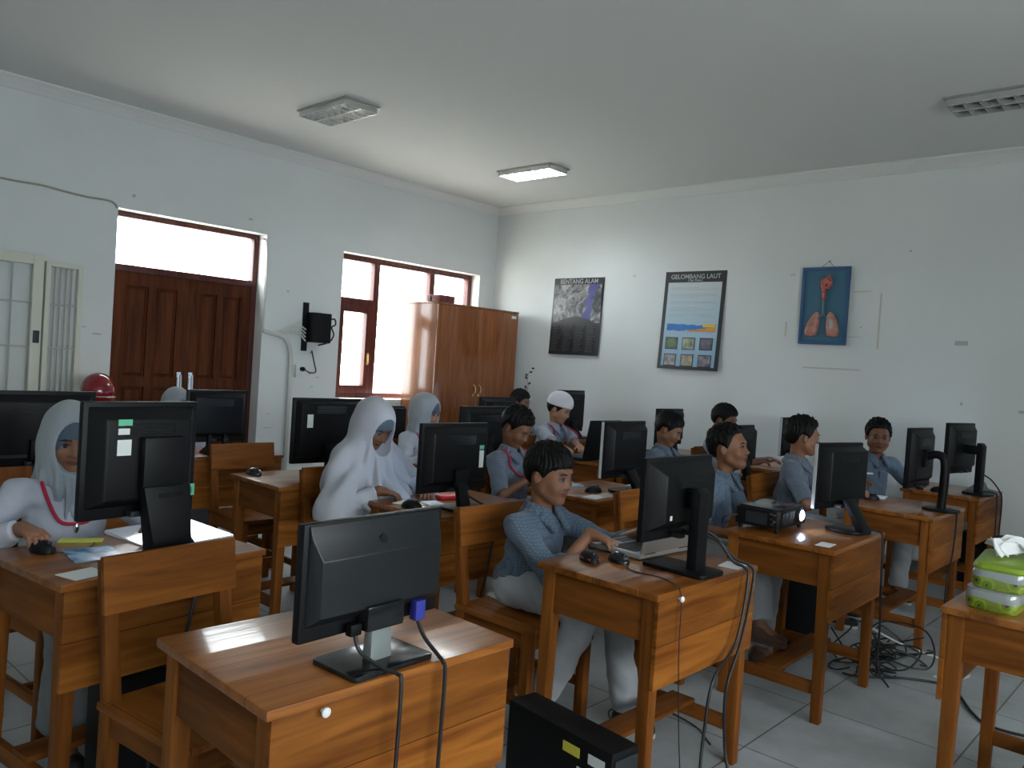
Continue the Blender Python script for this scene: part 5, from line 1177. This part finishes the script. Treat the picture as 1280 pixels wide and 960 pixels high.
def person(label, head, yaw, pitch=0, body_yaw=None, hips=None, hands=None, skin=0, hair='boy', shirt=BLUE, bottom=PANTS, seat=.445, veil=None, lanyard=None, cap=False, roll=0, hs=1.0, res=.006, sleeve=.95, feet=None, shoes=SHOE, collar=True, hairp=(0, 0), curl=.5, long_sleeve=False, pocket=False, knees=None, under=True, shoulder=1.0, handfwd=None, pz=.62, spiky=1.0):
    by = R(yaw if body_yaw is None else body_yaw); yaw = R(yaw); pitch = R(pitch)
    bf = rotz(by)@V3(1, 0, 0); bl_ = rotz(by)@V3(0, 1, 0); up = V3(0, 0, 1)
    Rh = rotz(yaw)@roty(pitch)@rotx(R(roll)); hc = V3(head[0], head[1], head[2]-.125*hs)
    if hips is None: hips = (head[0]-.06*bf[0], head[1]-.06*bf[1])
    t = thing('person', label, 'person', (hips[0], hips[1], 0)); base = V3(hips[0], hips[1], 0)
    H = lambda x, y, z: hc+Rh@(V3(x, y, z)*hs)
    hip = V3(hips[0], hips[1], seat+.095)
    nb = hc-up*.135*hs-bf*.035+ (Rh@V3(1, 0, 0)-bf)*(-.01)
    shw = .140*shoulder
    shz = nb-up*.025
    SL, SR = nb-up*.060+bl_*shw-bf*.005, nb-up*.060-bl_*shw-bf*.005
    chest = shz*.60+hip*.40+bf*.012; waist = shz*.32+hip*.68+bf*.005
    Rb = np.stack([bf, bl_, up], 1)
    tilt = nrm(shz-hip); Rt = np.stack([nrm(np.cross(bl_, tilt)), bl_, tilt], 1)
    if hands is None: hands = (hip+bf*.30-bl_*.09+up*.09, hip+bf*.30+bl_*.09+up*.09)
    WR, WL_ = V3(*hands[0]), V3(*hands[1])
    poleR = nrm(-up*pz-bl_*.75-bf*.25); poleL = nrm(-up*pz+bl_*.75-bf*.25)
    l1, l2 = .255, .225
    ER, WR = ik(SR, WR, l1, l2, poleR); EL, WL_ = ik(SL, WL_, l1, l2, poleL)
    hipR, hipL = hip-bl_*.075-up*.005, hip+bl_*.075-up*.005
    kn = knees or .37
    KR, KL = hip+bf*kn-bl_*.105-up*.02, hip+bf*kn+bl_*.105-up*.02
    if feet is None: feet = (KR*V3(1, 1, 0)-bf*.03+up*.075, KL*V3(1, 1, 0)-bf*.03+up*.075)
    AR, AL = V3(*feet[0]), V3(*feet[1])
    # ---- skin: one continuous body
    sd = SDF()
    sd.ell(H(-.012, 0, .026), V3(.094, .074, .094)*hs, Rh, .02)
    sd.ell(H(.026, 0, -.032), V3(.060, .057, .068)*hs, Rh, .03)
    for s_ in (-1, 1):
        sd.cone(H(.010, s_*.045, -.050), H(.052, s_*.014, -.088), .025*hs, .018*hs, .022)
        sd.ell(H(.054, s_*.036, -.028), V3(.026, .026, .028)*hs, Rh, .018)
        sd.ell(H(-.007, s_*.0775, -.004), V3(.0150, .0065, .0265)*hs, Rh@rotz(s_*R(-20)), .005); sd.ell(H(-.002, s_*.0850, -.001), V3(.0080, .0055, .016)*hs, Rh@rotz(s_*R(-20)), .004, sub=True)
    sd.ell(H(.060, 0, -.089), V3(.015, .018, .013)*hs, Rh, .016)
    sd.cone(H(.076, -.026, .028), H(.076, .026, .028), .008*hs, .008*hs, .018)
    for s_ in (-1, 1): sd.ell(H(.096, s_*.031, .003), V3(.017, .019, .011)*hs, Rh, .010, sub=True)
    sd.cone(H(.076, 0, .006), H(.0935, 0, -.027), .0065*hs, .0105*hs, .011)
    for s_ in (-1, 1): sd.ell(H(.084, s_*.0135, -.030), V3(.009, .009, .0075)*hs, Rh, .006)
    sd.ell(H(.078, 0, -.051), V3(.012, .020, .006)*hs, Rh, .006); sd.ell(H(.076, 0, -.061), V3(.011, .017, .006)*hs, Rh, .005)
    sd.cone(H(-.022, 0, -.05), nb-up*.03, .045*hs, .043*hs, .022)
    sd.cone(nb-bl_*.08-up*.062, nb+bl_*.08-up*.062, .038, .038, .03)
    sd.ell(chest, (.070, .112, .115), Rt, .05); sd.ell(waist, (.070, .100, .11), Rt, .05); sd.ell(hip, (.085, .115, .075), Rb, .04)
    for S_, E_, W_, Hp, K_, A_ in ((SR, ER, WR, hipR, KR, AR), (SL, EL, WL_, hipL, KL, AL)):
        sd.cone(S_, E_, .036, .029, .03); sd.cone(E_, W_, .030, .0205, .015)
        sd.cone(Hp, K_, .062, .043, .03); sd.cone(K_, A_, .042, .028, .02); sd.cone(A_, A_+bf*.09-up*.045, .026, .022, .02)
    for i, (E_, W_, side) in enumerate(((ER, WR, -1), (EL, WL_, 1))):
        hf = nrm(W_-E_) if handfwd is None or handfwd[i] is None else V3(*handfwd[i]); hf = nrm(hf*V3(1, 1, .5)); hand(sd, W_, hf, up+.25*hf, side, curl, .10, .92)
    nb2 = None
    def lips(c):
        q = (c-hc)@Rh/hs; return (np.abs(q[:, 1]) < .0215) & (np.abs(q[:, 2]+.0560-.012*np.abs(q[:, 1])/.02*0) < .0105*(1-(q[:, 1]/.024)**2).clip(0)) & (q[:, 0] > .07)
    fine = sd.mesh(res)
    fine = (fine[0]-base, fine[1])
    mesh_obj('body', fine, [SK[skin], LIP[skin]], t, lambda c: lips(c+base), keep_largest=True)
    for s_ in (-1, 1):
        Rm = Matrix((Rh*1).tolist()).to_4x4(); T = Matrix.Translation((H(.0745, s_*.031, .003)-base).tolist()) @ Rm
        b = MB(); b.ell((0, 0, 0), (.0102*hs, .0145*hs, .0062*hs), 16, 10, -1, T); b.m = 1
        b.ell((.0068*hs, 0, -.0003), (.0045*hs, .0078*hs, .0062*hs), 12, 8, -1, T); b.build('eye', [EYEW, EYEB], t, smooth=True)
        b = MB(); b.tube([(H(.0865, s_*.014, .0215)-base).tolist(), (H(.0865, s_*.032, .0265)-base).tolist(), (H(.075, s_*.049, .020)-base).tolist()], [.0032, .0036, .0015], 6); b.build('eyebrow', BROW, t, smooth=True)
        b = MB(); b.tube([(H(.0835, s_*.016, .006)-base).tolist(), (H(.0855, s_*.030, .0105)-base).tolist(), (H(.076, s_*.047, .005)-base).tolist()], [.0012, .0022, .0012], 6); b.build('eyelid', SK[skin] if False else BROW, t, smooth=True)
    loc = lambda P: (P-hc)@Rh/hs
    # ---- hair
    if hair == 'boy':
        hd = SDF(); hd.ell(H(-.014, 0, .032), V3(.107, .0865, .104)*hs, Rh, .02)
        off, ft = hairp
        def hp(P, d):
            q = loc(P); q0 = q[:, 0]
            az = np.degrees(np.arctan2(np.abs(q[:, 1]), q0+.012))
            line = off+np.interp(az, [0, 22, 38, 50, 62, 74, 84, 100, 112, 124, 145, 180], [.058+ft, .056+ft, .050+ft, .034+ft*.5, .008, -.022, .008, .020, .0, -.032, -.052, -.056])
            line = line+.0035*np.sin(az*.9+1)*np.sin(az*2.3)+.0025*np.sin(q[:, 1]*520+1)
            tuft = .0042*np.sin(az*.55+6*np.sin(q[:, 2]*30))+.0035*wob(q*V3(1, 1.6, .7), 170)+.0018*wob(q, 380, 2)
            up_ = np.clip((q[:, 2]-.03)/.08, 0, 1)
            over = np.clip((q[:, 2]-line)/.022, 0, 1)
            ear = np.sqrt((q0+.004)**2+((q[:, 2]+.006)*.75)**2)-.017
            return np.maximum(np.maximum(d+(tuft+(spiky-1)*(.0042*np.sin(q[:, 0]*210+5*np.sin(q[:, 1]*60))*np.sin(q[:, 1]*240)-.002))*(.35+.8*up_)*over+.0075*(1-over)**2, (line-q[:, 2])*hs*.8), -ear*hs)
        v = hd.mesh(min(res, .0045), hp); mesh_obj('hair', (v[0]-base, v[1]), HAIR, t, keep_largest=True)
    if cap:
        cd = SDF(); cd.ell(H(-.012, 0, .064), V3(.106, .092, .083)*hs, Rh, .02); cd.ell(H(-.012, 0, .035), V3(.108, .092, .09)*hs, Rh, .02)
        def cp(P, d): q = loc(P); return np.maximum(d+.0012*np.sin(q[:, 2]*900), (.030+.12*q[:, 0]-q[:, 2])*hs)
        v = cd.mesh(res, cp); mesh_obj('cap', (v[0]-base, v[1]), CAPM, t, keep_largest=True)
    # ---- shirt
    sh = SDF(); I = .016
    sh.cone(SR, SL, .044, .044, .05); sh.ell(chest, (.074+I, .118+I, .112+I), Rt, .06); sh.ell(waist, (.074+I, .112+I, .12), Rt, .06); sh.ell(hip+up*.02, (.092+I, .124+I, .075), Rb, .05)
    sh.cone(nb-bl_*.10-up*.062, nb-up*.022-bl_*.01, .044, .046, .03); sh.cone(nb+bl_*.10-up*.062, nb-up*.022+bl_*.01, .044, .046, .03)
    for S_, E_, W_ in ((SR, ER, WR), (SL, EL, WL_)):
        if long_sleeve: sh.cone(S_, E_, .056, .048, .03); sh.cone(E_, E_+(W_-E_)*.93, .047, .036, .02, flat=True)
        elif sleeve > 1: sh.cone(S_, E_, .050, .044, .03); sh.cone(E_, E_+(W_-E_)*(sleeve-1), .044, .040, .02, flat=True)
        else: sh.cone(S_, S_+(E_-S_)*sleeve, .050, .050, .03, flat=True)
    shb = .0
    def sp_(P, d):
        q = P-nb
        vert = q@up; fwd = q@bf
        neck = np.maximum(vert+.004+.35*np.clip(fwd, -.05, .1), np.linalg.norm(q-np.outer(q@up, up), axis=1)-.075)
        d = d+.006*wob(P, 38, head[0]*9)+.0035*wob(P, 85, head[1]*7)
        return np.maximum(d, np.where(np.linalg.norm(q-np.outer(vert, up), axis=1) < .09, vert+.006+.30*np.clip(fwd, -.04, .09), -1))
    v = sh.mesh(max(res, .006), sp_); so = mesh_obj('shirt', (v[0]-base, v[1]), shirt, t, keep_largest=True)
    if collar:
        col_ = SDF(); n_ = 14
        for i in range(n_):
            a0, a1 = R(28+304*i/n_), R(28+304*(i+1)/n_)
            p = lambda a, z: nb+bf*(math.cos(a)*.060+.004)+bl_*math.sin(a)*.062+up*(z-.018*max(0, math.cos(a)))
            o_ = lambda a: nrm(bf*math.cos(a)+bl_*math.sin(a))
            for z_, x_ in ((.018, -.004), (.006, .002), (-.008, .011), (-.020, .019)): col_.cone(p(a0, z_)+o_(a0)*x_, p(a1, z_)+o_(a1)*x_, .0075, .0075, .010)
        for s_ in (-1, 1):
            A0 = nb+bf*.062+bl_*s_*.028-up*.010; A1 = nb+bf*.100+bl_*s_*.044-up*.070; A2 = nb+bf*.050+bl_*s_*.070-up*.026
            [col_.cone(A0*(1-w_)+A2*w_, A1, .0085, .0065, .012) for w_ in (0, .33, .66, 1)]
        v = col_.mesh(.004); mesh_obj('collar', (v[0]-base, v[1]), shirt, so, keep_largest=True)
        b = MB()
        for k in range(4):
            c = nb+bf*(.088+.006*k)-up*(.075+.06*k); b.lathe([(.005, 0), (.005, .002)], 10, Matrix.Translation((c-base).tolist()) @ Matrix(Rb.tolist()).to_4x4() @ Matrix.Rotation(R(90), 4, 'Y'))
        if pocket:
            c = chest+bf*.078+bl_*.055+up*.03; Tm = Matrix.Translation((c-base).tolist()) @ Matrix(Rb.tolist()).to_4x4(); p_ = MB(); p_.bx(-.004, .012, -.033, .033, -.04, .035, Tm); p_.build('pocket', shirt, so, bevel=.003)
            p_ = MB(); c = chest+bf*.082-bl_*.06+up*.05; Tm = Matrix.Translation((c-base).tolist()) @ Matrix(Rb.tolist()).to_4x4(); p_.bx(-.004, .010, -.03, .03, -.006, .006, Tm); p_.build('name_tape', M['paper'], so)
    # ---- trousers or skirt
    pd_ = SDF(); pd_.ell(hip-up*.005, (.098, .132, .085), Rb, .04)
    if bottom is GSK:
        for Hp, K_, A_ in ((hipR, KR, AR), (hipL, KL, AL)): pd_.cone(Hp, K_, .082, .075, .08); pd_.cone(K_, A_+up*.05, .075, .085, .08, flat=True)
        pd_.cone((KR+KL)/2, (AR+AL)/2+up*.06, .09, .10, .08, flat=True)
    else:
        for Hp, K_, A_ in ((hipR, KR, AR), (hipL, KL, AL)): pd_.cone(Hp, K_, .080, .062, .04); pd_.cone(K_, A_+up*.02, .060, .058, .03, flat=True)
    v = pd_.mesh(.009, lambda P, d: d+.006*wob(P, 42, 3)+.003*wob(P, 90, 1)); mesh_obj('skirt' if bottom is GSK else 'trousers', (v[0]-base, v[1]), bottom, t, keep_largest=True)
    for A_ in (AR, AL):
        f_ = SDF(); f_.cone(A_-up*.042-bf*.02, A_-up*.048+bf*.10, .034, .030, .03); f_.ell(A_-up*.02, (.045, .036, .045), Rb, .02)
        zf = A_[2]-.072
        v = f_.mesh(.007, lambda P, d: np.maximum(d, zf-P[:, 2])); sob = mesh_obj('shoe', (v[0]-base, v[1]), shoes, t)
        b = MB(); b.prism([((A_-base)[0]+bf[0]*(x+.04)+bl_[0]*y, (A_-base)[1]+bf[1]*(x+.04)+bl_[1]*y) for x, y in rrect(.18, .064, .03, 4)], zf-.001, zf+.014, 'z'); b.build('sole', SOLE if shoes is SHOE else SHOEB, sob)
    # ---- scarf or veil
    if veil:
        cloth = VEIL if veil == 'long' else SCARF
        vd = SDF(); vd.ell(H(-.016, 0, .022), V3(.118, .094, .114)*hs, Rh, .03)
        vd.ell(H(.0, 0, -.045), V3(.100, .086, .100)*hs, Rh, .04)
        if veil == 'long':
            vd.cone(hc-up*.06-bf*.03, shz-bf*.015-up*.01, .096, .13, .06)
            vd.cone(SR+up*.02, ER-up*.01, .075, .085, .09); vd.cone(SL+up*.02, EL-up*.01, .075, .085, .09)
            vd.cone(ER-up*.01, ER+(WR-ER)*.62, .080, .055, .07, flat=True); vd.cone(EL-up*.01, EL+(WL_-EL)*.62, .080, .055, .07, flat=True)
            vd.ell(chest+bf*.025-up*.02, (.115, .17, .19), Rt, .08); vd.ell(waist+bf*.03-up*.02, (.125, .18, .15), Rt, .08)
            vd.cone((ER+EL)/2+bf*.0, (ER+EL)/2+bf*.10-up*.02, .11, .10, .09)
            zcut = .64
        else:
            vd.cone(hc-up*.05-bf*.025, nb+bf*.01, .084, .075, .05); vd.cone(nb+bf*.02, chest+bf*.055+up*.05, .07, .045, .05); vd.cone(nb-bf*.02, shz-bf*.03, .075, .08, .05)
            zcut = chest[2]-.02
        def vp(P, d):
            q = loc(P); u = q[:, 0]-.10; 
            cut = np.sqrt((u/.085)**2+(q[:, 1]/.062)**2+((q[:, 2]+.004)/.094)**2)
            g = P-hc; low = np.clip((-(g[:, 2])-.06)/.25, 0, 1); th = np.arctan2(g@bl_, g@bf)
            fold = low*(.015*np.sin(th*9+3*low+.8*np.sin(g[:, 2]*14))+.008*np.sin(th*17+2+g[:, 2]*9))+.0022*wob(P, 60)
            d = d+fold
            d = np.maximum(d, (1-cut)*.05)
            return np.maximum(d, zcut-P[:, 2])
        v = vd.mesh(max(.005, res), vp); mesh_obj('veil' if veil == 'long' else 'head_scarf', (v[0]-base, v[1]), cloth, t, keep_largest=True)
        if under:
            ud = SDF(); ud.ell(H(-.012, 0, .026), V3(.104, .083, .103)*hs, Rh, .02); ud.ell(H(.022, 0, -.04), V3(.075, .070, .085)*hs, Rh, .03)
            def upost(P, d):
                q = loc(P); cut = np.sqrt(((q[:, 0]-.10)/.09)**2+(q[:, 1]/.052)**2+((q[:, 2]+.034)/.063)**2)
                back_ = -(q[:, 0]-.0)
                return np.maximum(np.maximum(d, (1-cut)*.05), back_)
            v = ud.mesh(.005, upost); mesh_obj('under_scarf', (v[0]-base, v[1]), UND, t, keep_largest=True)
    # ---- lanyard
    if lanyard is not None:
        pc = chest+bf*(.118)+up*.005
        hold = MB()
        Ls = []
        for s_ in (-1, 1):
            pts = [nb-bf*.050+bl_*s_*.02+up*.012, nb-bf*.0+bl_*s_*.083-up*.006, nb+bf*.060+bl_*s_*.085-up*.050, chest+bf*.108+bl_*s_*.055+up*.02, pc]
            P = np.array([list(q_) for q_ in curve_pts([p.tolist() for p in pts], 6)])
            for it in range(8):
                dd = sp_(P, sh.eval(P, .2)); P[6:] += np.outer(np.clip(.007-dd[6:], -.012, .03), nrm(bf+up*.25))
            Ls.append([Vector((q_-base).tolist()) for q_ in P])
        pc = np.array(list(Ls[0][-1]))+base
        b = MB(); b.tube(Ls[0], .0062, 6); lo_ = b.build('lanyard', lanyard, t, smooth=True)
        b = MB(); b.tube(Ls[1], .0062, 6); b.build('ribbon', lanyard, lo_, smooth=True)
        b = MB(); q = (pc-base); b.lathe([(.004, -.03), (.009, -.02), (.009, -.004), (.005, .004)], 10, Matrix.Translation(q.tolist())); b.build('clip', METAL, lo_, smooth=True)
    return t
ZD = DH
NEAR = .0045
person('boy in blue-grey checked shirt and pale trousers typing on the silver laptop', (-2.0, 2.44, 1.10), 6, 6, 8, hips=(-2.08, 2.42),
       hands=((-1.79, 2.44, ZD+.052), (-1.70, 2.665, ZD+.055)), shirt=BLUE, res=NEAR, hairp=(.0, -.012), seat=.45, sleeve=1.38, curl=.42, handfwd=((1, .25, -.22), (1, -.15, -.22)), feet=((-1.90, 2.30, .075), (-1.72, 2.66, .075)), knees=.35)
person('girl in pale grey headscarf and red lanyard holding a mouse at the left edge', (-3.04, 1.040, 1.16), -8, 12, 4, hips=(-3.13, 1.06),
       hands=((-2.80, .83, ZD+.055), (-2.72, 1.22, ZD+.04)), skin=0, hair=None, shirt=WHT, bottom=GSK, veil='short', lanyard=LANY, long_sleeve=True, collar=False, res=NEAR, curl=.5, handfwd=((1, .2, -.1), None), shoulder=1.05)
person('girl in a long white veil looking down at her desk', (-3.14, 2.45, 1.185), 3, 30, 4, hips=(-3.22, 2.46),
       hands=((-2.96, 2.36, ZD+.04), (-2.94, 2.64, ZD+.04)), skin=1, hair=None, shirt=WHT, bottom=GSK, veil='long', long_sleeve=True, collar=False, res=.005, handfwd=((.55, .8, -.25), (.7, -.6, -.2)))
person('girl in pale grey headscarf with a pink lanyard, in front of the cabinet', (-4.20, 3.72, 1.155), 20, 12, 10, hips=(-4.27, 3.72),
       hands=((-3.92, 3.58, ZD+.04), (-3.90, 3.80, ZD+.04)), skin=2, hair=None, shirt=WHT, bottom=GSK, veil='short', lanyard=PINK, long_sleeve=True, collar=False, res=.006)
person('bare-headed boy with a red lanyard looking down as he writes', (-3.2, 3.56, 1.15), 10, 30, 6, hips=(-3.26, 3.60),
       hands=((-2.98, 3.50, ZD+.045), (-2.96, 3.70, ZD+.045)), skin=1, shirt=BLUE2, lanyard=LANY, res=.005, seat=.45, hairp=(.004, .004), spiky=1.7)
person('boy in a white knit cap bent over the black laptop', (-4.2, 5.19, 1.185), 14, 20, -2, hips=(-4.30, 5.10),
       hands=((-3.80, 4.80, ZD+.05), (-3.82, 5.02, ZD+.05)), skin=2, shirt=LAV, cap=True, lanyard=LANY, res=.006, seat=.45, hs=1.02, hairp=(-.015, .0))
person('boy in the far corner, only his dark hair and cheek showing beside the cabinet', (-5.35, 5.985, 1.155), 18, 10, 5, hips=(-5.45, 6.06), skin=1, shirt=BLUE2, res=.008)
person('boy bent low over his desk in front of the back-wall monitor', (-3.06, 5.05, 1.13), 18, 22, 6, hips=(-3.16, 5.04), hands=((-2.86, 4.92, ZD+.045), (-2.84, 5.12, ZD+.045)), skin=0, shirt=BLUE2, res=.006)
person('boy in blue-grey shirt looking up to the right beside the projector', (-1.98, 3.88, 1.16), 8, -10, 4, hips=(-2.05, 3.72), skin=0, shirt=BLUE, res=NEAR, hairp=(.010, .012), spiky=2.2, seat=.45, shoes=SHOEB, feet=((-1.60, 3.56, .265), (-1.70, 3.80, .075)))
person('boy by the back wall with his forearm stretched out on the desk, face half hidden', (-3.05, 5.86, 1.195), 8, 14, 0, hips=(-3.12, 6.06), hands=((-2.75, 5.83, ZD+.045), (-2.80, 6.16, ZD+.045)), skin=1, shirt=LAV, res=.007)
person('boy turned away behind the small square monitor', (-2.0, 4.87, 1.195), 38, 2, 14, hips=(-2.06, 4.82), hands=((-1.72, 4.78, ZD+.045), (-1.72, 5.0, ZD+.045)), skin=0, shirt=BLUE2, res=.005, hairp=(.006, .010), spiky=2.2, shoulder=1.05)
person('boy facing the camera with his hand on a mouse, by the back wall', (-1.90, 5.93, 1.185), -62, 4, -35, hips=(-1.98, 5.84), hands=((-1.735, 5.16, ZD+.05), (-1.60, 5.93, ZD+.05)), skin=1, shirt=BLUE, res=.005, seat=.45, hairp=(.006, .008), spiky=2.0, pocket=True, handfwd=((.6, -.5, -.1), None))
person('girl hidden behind the last-row monitor, only the top of her pale scarf showing', (-5.38, 2.50, 1.085), 0, 20, 0, hips=(-5.45, 2.50), skin=0, hair=None, shirt=WHT, bottom=GSK, veil='short', long_sleeve=True, collar=False, res=.008)
# pen in the writing boy's hand
t = thing('pen', 'grey pen held by the boy with the red lanyard', 'pen', (-2.90, 3.555, ZD+.045)); b = MB(); b.tube([(0, 0, -.03), (-.05, -.02, .075)], .004, 8); b.build('barrel', M['grey'], t, smooth=True); b = MB(); b.tube([(0, 0, -.03), (.005, .002, -.040)], [.003, .001], 8); b.build('tip', M['chrome'], t, smooth=True)
